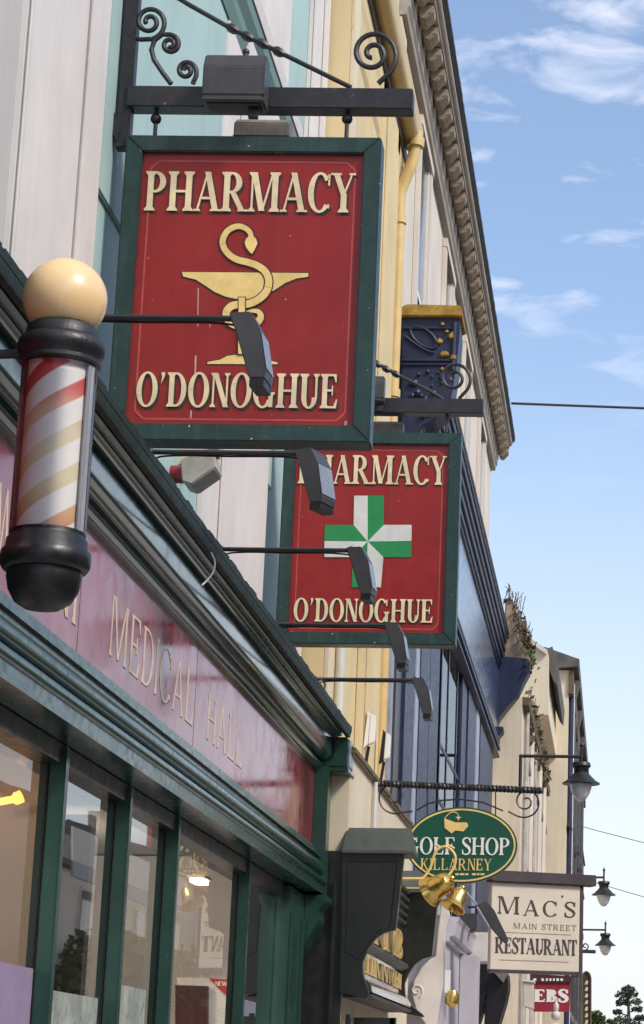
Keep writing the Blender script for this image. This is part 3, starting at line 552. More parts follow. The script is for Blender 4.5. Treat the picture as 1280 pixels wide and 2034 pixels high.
# ------------------------------------------------------------------ sign lights over the fascia
def sign_light(loc, rz, label):
    t = T('sign_light', label, 'light', loc, 0, 'arm lights along the shopfront cornice')
    g = MB().tube([(0, 0, -.13), (0, 0, -.005)], .014).tube([(-.03, 0, 0), (.62, 0, .0)], .0105)
    ball(g, (.595, 0, .0), .02, 8); ball(g, (0, 0, 0), .017, 6)
    g.build('arm', 'iron', t, smooth=True, local=True)
    MB().tube(catmull([(.01, .012, -.13), (.015, .014, -.03), (.1, .008, -.0115), (.3, .008, -.0125), (.5, .008, -.0115), (.6, .008, -.02)]), .004, 6).build('cable', 'black', t, smooth=True, local=True)
    prof = [(-.02, .004), (.05, .008), (.085, -.055), (.108, -.185), (.104, -.215), (.058, -.215), (.048, -.19), (.006, -.06)]
    rot = Matrix.Rotation(rz, 3, 'Z'); o = Vector((.6, 0, 0))
    def place(m): m.v = [tuple(o+rot @ Vector(p)) for p in m.v]; return m
    h = place(MB().py(prof, -.05, .065)).build('lamp_head', 'lampgrey', t, bevel=0.004, local=True)
    place(MB().box(.057, .103, -.046, .06, -.24, -.2155)).build('lens', 'black', h, local=True)
    place(MB().add([(.0872, -.045, -.06), (.0872, .06, -.06), (.1095, .06, -.18), (.1095, -.045, -.18)], [(0, 1, 2, 3)])).build('lit_side', 'lampside', h, local=True)  # paler bluish face: light on the head's right side put into the colour
    return t
sl = sign_light((-1.83, 6.84, 3.975), R(-4), 'arm light in front of the serpent sign, beside the barber pole')
for k, (y, rz, lb) in enumerate([(8.43, R(-22), 'arm light directly under the serpent sign, overlapping the lower sign corner'), (10.05, R(-6), 'arm light whose head covers the green and white cross'), (11.76, R(-4), 'arm light whose head hangs over the bottom edge of the cross sign'), (13.4, R(-2), 'last arm light, its head in front of the navy columns')]):
    t = T('sign_light', lb, 'light', (-1.83, y, 3.98), 0, 'arm lights along the shopfront cornice')
    for ch_ in kids(sl):
        c = ch_.copy(); COL.objects.link(c); c.parent = t
        if ch_.name.startswith('lamp_head'):
            o = Vector((.6, 0, 0)); rot = Matrix.Translation(o) @ Matrix.Rotation(rz-R(-4), 4, 'Z') @ Matrix.Translation(-o)
            c.matrix_local = rot
        for g in kids(ch_): d = g.copy(); COL.objects.link(d); d.parent = c
# ------------------------------------------------------------------ barber pole
BX, BY = -1.567, 6.0
bp = T('barber_pole', 'old barber pole with amber globe and faded red stripes in a glass tube', 'barber pole', (BX, BY, 2.85))
g = MB(); ball(g, (BX, BY, 3.735), .116, 24); g.build('globe', 'globe', bp, smooth=True)
MB().lathe([(.02, 3.66), (.085, 3.655), (.098, 3.645), (.1, 3.618), (.11, 3.612), (.117, 3.606), (.12, 3.59), (.118, 3.575), (.11, 3.568), (.106, 3.555), (.111, 3.552), (.111, 3.542), (.1, 3.536), (.02, 3.52)], BX, BY, 48).build('top_cap', 'iron', bp, smooth=True, ang=50)
MB().lathe([(.02, 3.065), (.1, 3.062), (.102, 3.045), (.108, 3.04), (.11, 3.015), (.12, 3.005), (.122, 2.985), (.12, 2.968), (.112, 2.955), (.1, 2.953), (.101, 2.935), (.094, 2.9), (.076, 2.868), (.048, 2.85), (.001, 2.843)], BX, BY, 48).build('bottom_cap', 'black', bp, smooth=True, ang=50)
def stripes():
    m = mat('barber_stripes', (0.74, 0.71, 0.69), 0.5, 0.06, 6)
    n, l = m.node_tree.nodes, m.node_tree.links; b = n['Principled BSDF']; src = b.inputs['Base Color'].links[0].from_socket
    tc = n.new('ShaderNodeTexCoord'); sp = n.new('ShaderNodeSeparateXYZ'); l.new(tc.outputs['Object'], sp.inputs[0])
    def mth(op, a, bb):
        x = n.new('ShaderNodeMath'); x.operation = op
        for i, v in enumerate((a, bb)):
            if isinstance(v, (int, float)): x.inputs[i].default_value = v
            else: l.new(v, x.inputs[i])
        return x.outputs[0]
    ang = mth('ARCTAN2', sp.outputs[1], sp.outputs[0])
    ph_ = mth('FRACT', mth('MULTIPLY', 3.0, mth('ADD', mth('MULTIPLY', sp.outputs[2], 1/.36), mth('ADD', mth('MULTIPLY', ang, -1/(2*math.pi)), 10.05))), 0)
    d = mth('ABSOLUTE', mth('SUBTRACT', ph_, .5), 0)
    r = n.new('ShaderNodeMapRange'); r.inputs[1].default_value = .19; r.inputs[2].default_value = .24; l.new(d, r.inputs[0]); r.inputs[3].default_value = 1; r.inputs[4].default_value = 0
    zr = n.new('ShaderNodeValToRGB'); z = n.new('ShaderNodeMapRange'); z.inputs[1].default_value = .2; z.inputs[2].default_value = .68; l.new(sp.outputs[2], z.inputs[0]); l.new(z.outputs[0], zr.inputs[0])
    e = zr.color_ramp.elements; e[0].color = (.55, .2, .13, 1); e[1].color = (.5, .03, .03, 1)
    for p, c in ((.12, (.58, .36, .2, 1)), (.3, (.64, .57, .38, 1)), (.6, (.64, .56, .4, 1)), (.72, (.62, .38, .26, 1)), (.84, (.55, .12, .11, 1))):
        q = e.new(p); q.color = c
    x = n.new('ShaderNodeMix'); x.data_type = 'RGBA'; l.new(r.outputs[0], x.inputs[0]); l.new(src, x.inputs[6]); l.new(zr.outputs[0], x.inputs[7]); l.new(x.outputs[2], b.inputs['Base Color'])
    return m
MB().lathe([(.085, 3.05), (.085, 3.535)], BX, BY, 48).build('striped_cylinder', stripes(), bp, smooth=True)
MB().lathe([(.103, 3.055), (.103, 3.53)], BX, BY, 48).build('glass_tube', 'tubeglass', bp, smooth=True)
for a, m_ in ((187, 'alarmgrey'), (341, 'navypale'), (352, 'crosswhite'), (80, 'chrome'), (120, 'chrome')):  # pale right-hand rods paint in the sky reflection along the tube edge
    x, y = BX+.094*math.cos(R(a)), BY+.094*math.sin(R(a)); MB().tube([(x, y, 3.05), (x, y, 3.53)], .0065).build('rod_and_edge_glint', m_, bp, smooth=True)
MB().tube([(BX-.1, BY, 3.575), (-1.96, BY-.03, 3.55)], .014).build('mounting_arm', 'iron', bp, smooth=True)
MB().tube([(BX-.1, BY, 2.985), (-1.96, BY-.03, 2.99)], .014).build('mounting_arm', 'iron', bp, smooth=True)
# ------------------------------------------------------------------ siren box, small things on the cornice
yb = 10.6
sb = T('alarm_siren', 'grey alarm box with red siren lamp on the white wall under the serpent sign', 'siren', (-2.1, yb, 4.4))
P = yxz([(362, 920), (412, 897), (427, 903), (432, 935), (385, 968), (366, 962)], yb)
MB().py(P, yb-.06, yb+.14).build('housing', 'alarmgrey', sb, bevel=0.006)
a, b = at(324, 942, Y=yb+.04), at(366, 942, Y=yb+.04)
MB().tube([a, a+(b-a)*.08, b], [.036, .042, .046], 20).build('siren_lamp', 'sirenred', sb, smooth=True)
P = yxz([(405, 862), (432, 862), (432, 905), (412, 898)], yb); MB().py(P, yb+.01, yb+.08).build('wall_bracket', 'oldbox', sb)
P = yxz([(343, 880), (408, 880), (408, 897), (362, 920), (343, 925)], yb+.2); MB().py(P, yb+.2, yb+.24).build('back_plate', 'cream', sb)
cb = MB().tube(catmull([at(420, 1098, X=-1.74), at(427, 1115, X=-1.73), at(424, 1135, X=-1.73), at(414, 1150, X=-1.735), at(402, 1162, X=-1.74)]), .004, 6).build('loose_cable', 'signwhite')
tag(cb, 'short loop of loose pale cable hanging off the shopfront gutter', 'cable')
lt = T('plastic_bag', 'crumpled white and pink plastic scrap lying on the shopfront gutter', 'litter', (-1.78, 9.3, 3.87))
m = MB()
for i in range(14):
    c = at(325+i*2.2, 968+i*3.2+random.uniform(-6, 4), X=-1.79); ball(m, c, random.uniform(.014, .026), 4)
m.build('film', 'signwhite', lt)
wv = MB().tube(catmull([at(616, 1345, X=-1.78), at(640, 1350, X=-1.78), at(646, 1362, X=-1.78), at(640, 1378, X=-1.78), at(628, 1380, X=-1.78), at(626, 1362, X=-1.78), at(634, 1358, X=-1.78)]), .005, 6).build('iron_scroll', 'iron')
tag(wv, 'tiny iron scroll standing on the gutter below the last arm light', 'ironwork')
hk = MB().tube([at(-6, 524, X=-1.8), at(14, 524, X=-1.8), at(19, 530, X=-1.8), at(15, 565, X=-1.8)], .004, 6).build('wire_hook', 'iron')
tag(hk, 'thin bent wire hook on the gutter left of the amber globe', 'hook')
# ------------------------------------------------------------------ inside the window
po = MB().box(-2.0085, -2.007, 6.9, 7.93, .9, 1.99).build('poster', 'lilac'); tag(po, 'plain lilac poster in the first shop window pane', 'poster')
for (x, y, e, cl_) in ((-3.3, 12.0, 30, (1, .85, .68)), (-3.4, 7.0, 22, (1, .78, .55))):  # point lights without fixtures, added to brighten the shop interior
    pd = bpy.data.lights.new("shop_fill", 'POINT'); pd.energy = e; pd.color = cl_; pd.shadow_soft_size = .15; pl_ = bpy.data.objects.new("shop_fill_light", pd); COL.objects.link(pl_); pl_.location = (x, y, 2.7)
il = T('ceiling_lamp', 'glowing orange lamp inside the leftmost shop window', 'lamp', (-2.9, 8.5, 2.6))
c = at(8, 1592, Y=8.45); m = MB(); m.tube(catmull([c+Vector((-.1, 0, -.02)), c+Vector((-.03, 0, -.005)), c+Vector((.04, 0, .01)), c+Vector((.065, 0, .02))]), [.014]*12+[.024]*7, 10); m.build('bulb', 'warm', il, smooth=True)
c = at(396, 1752, Y=13.0); st = T('strip_lamp', 'small lit ceiling strip lamp seen through the fourth window', 'lamp', tuple(c))
MB().box(c.x-.035, c.x+.035, 12.9, 13.1, c.z-.01, c.z+.01).build('diffuser', 'strip', st)
MB().box(c.x-.05, c.x+.05, 12.89, 13.11, c.z+.0125, c.z+.03).build('fitting', 'signwhite', st)
cd = T('display_card', 'white promotional card with red NEW corner and maroon box in the fourth window', 'card', tuple(at(400, 2034, Y=13.3)))
Yc = 13.3
MB().py(yxz([(352, 1942), (462, 1945), (462, 2080), (352, 2080)], Yc), Yc, Yc+.02).build('card', 'signwhite', cd)
MB().py(yxz([(352, 1958), (415, 1960), (415, 2080), (352, 2080)], Yc-.001), Yc-.06, Yc-.002).build('maroon_box', 'cardmaroon', cd)
MB().py(yxz([(415, 1944), (460, 1946), (459, 1988)], Yc-.002), Yc-.004, Yc-.001).build('red_corner', 'cardred', cd)
layer(MB(), sgn('NEW', 428, 452, 1950, 1959, Yc, t=.2, k=.14, s=.0), FY(Yc), .0045, .001).build('lettering', 'signwhite', cd)
for (a, b, t0, lb) in ((8.15, 8.95, 1.93, 'frosted film across the bottom of the second window pane'), (9.25, 9.85, 2.0, 'frosted film across the bottom of the third window pane')):
    m = MB().box(-2.0085, -2.007, a, b, 1.0, t0).build('window_film', 'frost'); tag(m, lb, 'film')
# ================================================================== YELLOW BUILDING
XY = -2.0
yl = T('yellow_building', 'yellow rendered house with yellow eaves gutter and downpipe, next along from the mint pharmacy', 'building', (-3, 17, 0))
MB().box(-9, XY, 15.001, 19.0, 3.9, 10.6).build('wall', 'yellow', yl)
MB().box(XY, XY+.03, 15.02, 15.3, 4.0, 9.7).build('corner_strip', 'cream', yl, bevel=.005)
MB().box(XY, XY+.035, 16.9, 18.3, 4.0, 9.7).build('pilaster', 'yellow', yl, bevel=.008)
MB().box(XY+.035, XY+.05, 17.2, 18.0, 4.0, 9.7).build('pilaster_panel', 'yellow', yl, bevel=.006)
MB().box(XY, XY+.03, 18.45, 18.7, 4.0, 9.7).build('corner_strip', 'cream', yl, bevel=.005)
MB().tube([(XY+.035, 15.62, 4.0), (XY+.035, 15.62, 5.25)], .035, 12).build('waste_pipe', 'crosswhite', yl, smooth=True)
zb = at(752, 100, X=-1.97).z
MB().py([(XY, zb-.55), (XY+.02, zb-.5), (XY+.02, zb-.2), (XY+.035, zb-.12), (XY+.035, zb), (XY, zb)], 15.0, 19.0).build('eaves_moulding', 'yellow', yl, bevel=.004)
MB().box(XY, XY+.055, 15.0, 19.0, zb+.001, zb+.09).build('eaves_shadow', 'black', yl)  # solid black strip painting in the shade between moulding and gutter
zg = zb+.16; ye = 18.7
gu = MB().py([(-1.975, zg)]+[(-1.895+.08*math.cos(R(a)), zg+.02+.08*math.sin(R(a))) for a in range(195, 346, 15)]+[(-1.815, zg+.04), (-1.815, zg+.16), (-1.975, zg+.16)], 14.9, ye).build('gutter', 'yellowpipe', yl, smooth=True, ang=60)
MB().box(-1.999, -1.99, 15.0, ye, zb+.09, zg+.2).build('eaves_board', 'yellow', yl)
m = MB()
for k in range(9): m.box(-2.0, -1.95, 15.1+k*.42, 15.14+k*.42, zb+.02, zb+.12)
m.build('gutter_bracket', 'yellow', yl)
pp = catmull([at(*p, Y=18.45) for p in ((828, 262), (826, 290), (816, 330), (799, 372), (794, 398), (793, 440))]); e_ = pp[-1]
MB().tube(pp+[Vector((e_.x, e_.y, z)) for z in (8, 7, 6, 5, 3.9)], .052, 14).build('downpipe', 'yellowpipe', yl, smooth=True)
m = MB()
for z in (e_.z-.02, e_.z-1.6, e_.z-3.2): m.tube([(e_.x, e_.y, z), (e_.x, e_.y, z+.07)], .066, 14)
m.tube([at(826, 285, Y=18.45)+Vector((0, 0, -.03)), at(827, 285, Y=18.45)+Vector((0, 0, .05))], .075, 14)
m.build('pipe_collar', 'yellowpipe', yl, smooth=True)
zl = at(690, 1462, X=-1.72).z
MB().box(-9, -1.75, 14.7, 19.3, 0, zl-.03).build('shop_wall', 'cream', yl, bevel=.006)
MB().py([(-2.0, zl+.14), (-1.95, zl+.13), (-1.735, zl), (-1.735, zl-.029), (-2.0, zl-.029)], 14.68, 19.3).build('shop_ledge', 'cream', yl)
MB().py([(-1.76, zl+.012), (-1.715, zl-.005), (-1.715, zl-.035), (-1.734, zl-.035), (-1.734, zl-.01), (-1.76, zl+.002)], 14.66, 19.32).build('ledge_flashing', 'dryplant', yl)
MB().box(-2.038, -1.752, 14.66, 14.695, 0, at(640, 1690, Y=14.66).z).build('black_panel', 'pub', yl, bevel=.006)
MB().box(-1.83, -1.80, 14.63, 14.66, 1.5, 2.9).build('conduit', 'pub', yl, bevel=.008)
ra = at(748, 1560, X=-1.72)
MB().tube([(-1.725, ra.y, 3.3), (-1.725, ra.y, zl-.05)], .016).build('conduit', 'crosswhite', yl, smooth=True)
for px_, py_, Y, h, m_, lb in ((738, 1448, 17.2, .24, 'signwhite', 'slim white floodlight standing on the yellow ledge'), (768, 1482, 17.9, .22, 'signwhite', 'slim black and white floodlight on the yellow ledge next to the navy column')):
    c = at(px_, py_, Y=Y); t = T('floodlight', lb, 'floodlight', (c.x, Y, c.z-h/2), 0, 'slim floodlights on the yellow ledge')
    MB().py([(c.x-.02, c.z-h/2), (c.x+.025, c.z-h/2+.02), (c.x+.03, c.z+h/2-.02), (c.x-.01, c.z+h/2)], Y, Y+.06).build('housing', m_, t, bevel=.004)
    MB().py([(c.x-.055, c.z-h/2-.03), (c.x-.022, c.z-h/2), (c.x-.012, c.z+h/2), (c.x-.03, c.z+h/2+.02)], Y-.01, Y+.07).build('back', 'black' if px_ > 750 else 'signwhite', t)
    MB().tube([(c.x-.02, Y+.05, c.z-h/2-.01), (c.x-.03, Y+.05, c.z-h/2-.08), (c.x-.06, Y+.05, zl+.03)], .012).build('stand', 'black', t, smooth=True)
# ================================================================== STONE CORNICED BUILDING with navy front
XS = -2.1
st_ = T('corniced_terrace', 'white rendered building with heavy brown stone cornice and navy two storey shopfront', 'building', (-4, 26, 0))
YA, YB = 19.02, 34.7
MB().box(-12, XS, YA, YB, 0, 11.6).build('wall', 'stonewall', st_)
prof = [(XS, 11.2), (XS+.02, 11.18), (XS+.05, 11.2), (XS+.075, 11.3), (XS+.075, 11.42), (XS, 11.42)]
cb_ = at(846, 215, X=-2.03).z
MB().py([(XS, cb_-.04), (-2.03, cb_-.03), (-2.02, cb_+.03), (-2.0, cb_+.06), (-2.0, cb_+.13), (-1.985, cb_+.15), (-1.985, cb_+.22), (XS, cb_+.22)], YA, YB+.1).build('cornice_architrave', 'corniceboard', st_, bevel=.004)
MB().py([(XS, cb_+.221), (-1.981, cb_+.221), (-1.981, cb_+.34), (XS, cb_+.34)], YA, YB+.08).build('cornice_bed', 'cornice', st_)
md = MB().py([(-1.9805, cb_+.338), (-1.9805, cb_+.225), (-1.955, cb_+.19), (-1.92, cb_+.18), (-1.885, cb_+.2), (-1.87, cb_+.235), (-1.84, cb_+.25), (-1.828, cb_+.28), (-1.83, cb_+.338)], YA+.05, YA+.29).build('cornice_modillion', 'cornice', st_, bevel=.012)
for k in range(1, 35):
    c = md.copy(); COL.objects.link(c); c.parent = st_; c.location = (0, .46*k, random.uniform(-.008, .004))
MB().py([(XS, cb_+.341), (-1.82, cb_+.341), (-1.815, cb_+.38), (-1.79, cb_+.39), (-1.775, cb_+.41), (-1.77, cb_+.45), (XS, cb_+.45)], YA, YB+.15).build('cornice_corona', 'corniceboard', st_, bevel=.004)
MB().py([(XS, cb_+.451), (-1.765, cb_+.451), (-1.735, cb_+.48), (-1.73, cb_+.52), (XS, cb_+.52)], YA, YB+.18).build('roof_gutter', 'slate', st_)
fl = [(YA, cb_+.49)]; y_ = YA
while y_ < YB:
    fl.append((y_, cb_+.525+random.uniform(0, .03))); y_ += random.uniform(.08, .3); fl.append((y_, fl[-1][1]+random.uniform(-.01, .01)))
fl.append((y_, cb_+.49))
MB().px(fl, -1.76, -1.727).build('slate_edge', 'slate', st_)
zt = cb_-.35
for y in (21.2, 24.6, 28.0, 31.4):
    f = MB().box(XS, XS+.05, y-.16, y-.001, 8.1, zt+.13).box(XS, XS+.05, y+1.101, y+1.26, 8.1, zt+.13).box(XS, XS+.06, y-.16, y+1.26, zt+.131, zt+.24).box(XS, XS+.09, y-.2, y+1.3, 8.0, 8.099).build('window', 'stonewall', st_, bevel=.006)
    MB().box(XS+.001, XS+.008, y, y+1.1, 8.1, zt+.13).build('pane', 'darkglass', f)
    MB().box(XS+.008, XS+.03, y+.02, y+.07, 8.1, zt+.12).box(XS+.008, XS+.03, y+1.03, y+1.08, 8.1, zt+.12).box(XS+.008, XS+.03, y+.07, y+1.03, 9.3, 9.36).build('sash', 'signwhite', f)
MB().box(XS, XS+.03, YA, YA+.5, 8, zt+.3).build('quoin', 'cream', st_, bevel=.006)
# navy front
XF = -1.88
zc1, zc0 = at(925, 900, X=-1.75).z, 0
zf1, zf0 = at(1000, 1368, X=XF).z+.05, at(905, 1232, X=XF).z
MB().box(XS, XF, 19.5, 34.3, zf0, zf1).build('navy_fascia', 'navyfascia', st_)
m = MB()
hgt = zc1-zf1
for i, (dx, a, b) in enumerate(((.02, 0, .1), (.045, .1, .22), (.03, .22, .3), (.07, .3, .44), (.1, .44, .56), (.085, .56, .66), (.12, .66, .8), (.14, .8, .9), (.15, .9, 1.0))):
    m.py([(XS, zf1+a*hgt+.001), (XF+dx, zf1+a*hgt+.001), (XF+dx+.012, zf1+b*hgt-.03), (XF+dx-.01, zf1+b*hgt), (XS, zf1+b*hgt)], 19.5, 34.3)
m.build('navy_cornice', 'navy', st_, bevel=.004)
m = MB()
for i, (dx, a, b) in enumerate(((.05, 0, .05), (.03, .05, .1), (.06, .1, .15), (.02, .15, .22), (.05, .22, .26))):
    m.box(XS, XF+dx, 19.5, 34.3, zf0-b+.0005, zf0-a)
m.build('navy_architrave', 'navy', st_, bevel=.004)
def console(Y, pts_px, capz):
    P = yxz(pts_px, Y); 
    o = MB().py(P, Y, Y+.42).build('navy_console', 'navy', st_, bevel=.012)
    return o
near = [(797, 862), (797, 628), (912, 628), (914, 655), (908, 720), (895, 800), (862, 835), (840, 848), (822, 880)]
co = console(19.25, near, 0)
cpn = yxz([(796, 627), (796, 612), (806, 603), (916, 606), (918, 627)], 19.2)
MB().py(cpn, 19.2, 19.75).build('lichened_cap', 'lichen', co, bevel=.01)
m = MB()
sp = [at(x, y, Y=19.24) for x, y in [(806, 668)]+[(806+i*8, 668+22*math.sin(i/7*math.pi*.5)+i*1.5) for i in range(1, 8)]+spiral(846, 668, 26, 10, 60, -330)]
m.tube(catmull(sp[:8], 3), .014)
m.tube([at(842+26*math.cos(R(a)), 670+18*math.sin(R(a))+(26*math.cos(R(a)))*.5, Y=19.24) for a in range(0, 361, 20)], .014)
for y_ in (652, 716, 724): m.tube([at(800, y_, Y=19.24), at(900, y_, Y=19.24)], .012)
m.tube([at(904, 640, Y=19.24), at(900, 735, Y=19.24)], .02)
for k in range(26):
    c = at(random.uniform(808, 880), random.uniform(738, 830), Y=19.24); ball(m, c, random.uniform(.012, .035), 4)
m.build('console_carving', 'navy', co, smooth=True)
m = MB()
for k in range(16):
    c = at(random.uniform(872, 905), random.uniform(640, 735), Y=19.235); ball(m, c, random.uniform(.012, .03), 3)
m.build('lichen_patch', 'lichen', co, smooth=True)
far = [(950, 1300), (1050, 1308), (1053, 1332), (1042, 1352), (1030, 1378), (1008, 1404), (992, 1425), (986, 1442), (950, 1442)]
cf = console(34.301, far, 0)
MB().py(yxz([(1004, 1196), (1018, 1192), (1022, 1230), (1034, 1270), (1052, 1300), (1054, 1316), (1000, 1316)], 34.35), 34.35, 34.7).build('lichened_cap', 'cornice', cf, bevel=.02)
MB().py(yxz([(960, 1443), (1000, 1443), (1000, 1452), (992, 1460), (986, 1478), (984, 1500), (960, 1500)], 34.301), 34.301, 34.69).build('corbel', 'navy', cf, bevel=.01)
# columns and windows of the navy front
XC = -1.95
MB().box(XS, XC-.06, 19.1, 34.0, 3.0, zf0-.26).build('navy_wall', 'navy', st_)
def colx(x0, x1, dx=.0, m_='navy', nm='navy_column'):
    a, b = at(x0, 1500, X=XC+dx).y, at(x1, 1500, X=XC+dx).y
    return MB().box(XC-.06, XC+dx, a, b, 3.0, zf0-.261).build(nm, m_, st_, bevel=.01)
for x0, x1, dx, m_ in ((774, 781, .0, 'navypale'), (782, 800, .02, 'lampgrey'), (801, 820, .05, 'navy'), (822, 829, .06, 'navypale'), (831, 850, .07, 'navy'), (850.5, 869, .05, 'navy'), (916, 928, .03, 'navy'), (929, 944, .05, 'navy'), (946, 952, .06, 'navypale'), (954, 980, .05, 'navy')):
    colx(x0, x1, dx, m_)
ya, yb_ = at(871, 1500, X=XC).y, at(915, 1500, X=XC).y
nw = MB().box(XC-.002, XC+.003, ya, yb_, 3.0, zf0-.27).build('navy_window', 'glass', st_)
MB().box(XC-.03, XC-.025, ya, yb_, 3.0, zf0-.27).build('dark_backing', 'darkint', nw)
m = MB()
for f in (.0, .3, .72, .97): m.box(XC+.0035, XC+.012, ya+(yb_-ya)*f, ya+(yb_-ya)*f+.09, 3.0, zf0-.27)
m.build('glazing_bar', 'navy', nw, bevel=.006)
m = MB()
for z in (3.9, 4.6, 5.2): m.box(XC+.0036, XC+.01, ya, yb_, z, z+.05)
m.build('transom', 'navy', nw)
# ================================================================== PUB SIGN BOX
YP, YQ = 14.62, 17.55
pb = T('pub_fascia_box', 'black pub sign box with sloping lead cap and gold lettering below the yellow ledge', 'sign', (-1.6, YP, 2.1))
shape = [(680, 1692), (803, 1692), (786, 1847), (764, 1853), (744, 1867), (729, 1889), (720, 1911), (721, 1935), (728, 1958), (733, 1975), (728, 1985), (674, 1972)]
P = yxz(shape, YP)
MB().py(P, YP, YP+.09).build('end_panel', 'pub', pb, bevel=.005)
sc_ = yxz([(692, 1712), (790, 1712), (776, 1840), (750, 1850), (728, 1880), (714, 1905), (688, 1890)], YP)
m = MB()
for i in range(len(sc_)): m.tube([(sc_[i][0], YP-.001, sc_[i][1]), (sc_[(i+1) % len(sc_)][0], YP-.001, sc_[(i+1) % len(sc_)][1])], .004, 5)
m.build('panel_bead', 'pub', pb)
MB().py(P[:9]+[(P[9][0]+.1, P[9][1]-.03), (P[10][0]+.12, P[10][1]-.02), P[11]], YQ, YQ+.09).build('end_panel', 'pub', pb, bevel=.005)
for Y in (YP, YQ):
    a, b = at(685, 1640, Y=YP), at(815, 1640, Y=YP); c, d = at(680, 1690, Y=YP), at(823, 1690, Y=YP)
    z1, z0 = a.z, c.z
    cp = MB(); dy = Y-YP
    cp.add([(c.x, YP-.03+dy, z0), (d.x, YP-.03+dy, z0), (d.x, YP-.03+dy, z0-.02), (c.x, YP-.03+dy, z0-.02),
            (a.x, YP+.1+dy, z1), (b.x, YP+.1+dy, z1), (d.x, YP+.3+dy, z0), (c.x, YP+.3+dy, z0), (d.x, YP+.3+dy, z0-.02), (c.x, YP+.3+dy, z0-.02)],
           [(0, 1, 5, 4), (0, 3, 2, 1), (1, 2, 8, 6), (1, 6, 5), (4, 5, 6, 7), (0, 4, 7), (0, 7, 9, 3), (6, 8, 9, 7), (3, 9, 8, 2)])
    cp.build('lead_cap', 'pubcap', pb, bevel=.004)
    m = MB()
    if Y == YQ: m.box(c.x, d.x+.0, YQ-.032, YQ-.028, z0+.01, z0+.02).build('gold_line', 'gold', pb)
XB = -1.64
zA = lambda y: at(812, y, Y=YQ).z
bd = MB().box(-1.75, XB, YP+.091, YQ-.001, zA(1990), zA(1770)).build('fascia_board', 'pubglass', pb)
m = MB()
for k, y in enumerate((1772, 1787, 1802, 1817, 1832)): m.py([(XB, zA(y+10)), (XB+.045-.006*k, zA(y+6)), (XB+.05-.006*k, zA(y)), (XB, zA(y))], YP+.092, YQ-.001)
m.build('top_moulding', 'pubcap', bd, bevel=.003)
MB().py([(XB, zA(1914)), (XB+.05, zA(1917)), (XB+.05, zA(1925)), (XB, zA(1932))], YP+.092, YQ-.001).build('middle_ledge', 'pubcap', bd, bevel=.004)
MB().py([(XB-.1, zA(1980)), (XB+.015, zA(1978)), (XB+.05, zA(1984)), (XB+.075, zA(1994)), (XB+.08, zA(2003)), (XB-.1, zA(2005))], YP+.092, YQ-.001).build('bottom_sill', 'pubglass', bd, smooth=True)
L = textpolys('HUIMB', YP+.5, YQ-.08, zA(1910), zA(1855), t=.24, k=.1, s=.06, gap=.05)
layer(MB(), L, FX(XB), .001, .012).build('lettering', 'goldleaf', bd)
L = textpolys('TIIMNWHI', YP+.3, YQ-.1, zA(1968), zA(1938), t=.2, k=.08, s=.05, gap=.05)
layer(MB(), L, FX(XB), .001, .01).build('lettering', 'goldleaf', bd)
MB().box(-2.0, -1.56, YP+.1, YQ, zA(2012), zA(2006)).build('soffit', 'darkint', pb)
MB().box(-1.72, -1.69, YP+.06, YP+.12, 0.0, 2.06).box(-1.5, -1.47, YP+.7, YP+.76, 0, 2.06).box(-1.74, -1.46, YP+.7, YP+.74, 2.0, 2.06).build('door_post', 'pub', pb)
# ================================================================== OVAL GOLF SIGN
YG = 16.1
gs = T('golf_shop_sign', 'oval dark green golf shop sign with gold rim hanging from a twisted iron bar', 'sign', (-1.18, YG, 3.09))
gc = at(917, 1679, Y=YG); rx = (at(1028, 1679, Y=YG).x-at(806, 1679, Y=YG).x)/2; rz_ = (at(917, 1603, Y=YG).z-at(917, 1755, Y=YG).z)/2
def ell(a, b, n=64): return [(gc.x+a*math.cos(2*math.pi*i/n), gc.z+b*math.sin(2*math.pi*i/n)) for i in range(n)]
MB().py(ell(rx, rz_), YG, YG+.05).build('board', 'signgreen', gs, bevel=.004)
rg = []
A_, B_ = ell(rx-.012, rz_-.012, 64), ell(rx-.024, rz_-.024, 64)
for i in range(64): j = (i+1) % 64; rg.append([A_[i], A_[j], B_[j], B_[i]])
layer(MB(), rg, FY(YG), 0, .003, 0).build('rim_line', 'gold', gs)
layer(MB(), sgn('GOLF SHOP', 806, 1013, 1664, 1698, YG, t=.17, k=.06, s=.06, gap=.05), FY(YG), 0, .005).build('lettering', 'signwhite', gs)
layer(MB(), sgn('KILLARNEY', 836, 977, 1706, 1729, YG, t=.14, k=.06, s=.06, gap=.1), FY(YG), 0, .004).build('lettering', 'gold', gs)
layer(MB(), [yxz([(x, 1735), (x+w, 1735), (x+w, 1739), (x, 1739)], YG) for x, w in ((905, 7), (914, 9), (925, 6), (938, 8), (948, 5), (955, 8))], FY(YG), 0, .003).build('small_line', 'gold', gs)
layer(MB(), [yxz([(883, 1626), (905, 1634), (928, 1634), (931, 1641), (921, 1652), (905, 1650), (898, 1656), (884, 1645)], YG)], FY(YG), 0, .004).build('emblem', 'gold', gs)
layer(MB(), [yxz(ribb, YG) for ribb in [[(883+(i*4), 1626-14*math.sin(i/8*math.pi*.9)), (887+(i*4), 1626-14*math.sin((i+1)/8*math.pi*.9)), (887+(i*4), 1628-14*math.sin((i+1)/8*math.pi*.9)), (883+i*4, 1628-14*math.sin(i/8*math.pi*.9))] for i in range(7)]], FY(YG), 0, .003).build('emblem', 'gold', gs)
layer(MB(), [yxz([(911, 1618), (913, 1623), (918, 1624), (913, 1626), (911, 1631), (909, 1626), (905, 1624), (909, 1623)], YG)], FY(YG), 0, .003).build('emblem_star', 'gold', gs)
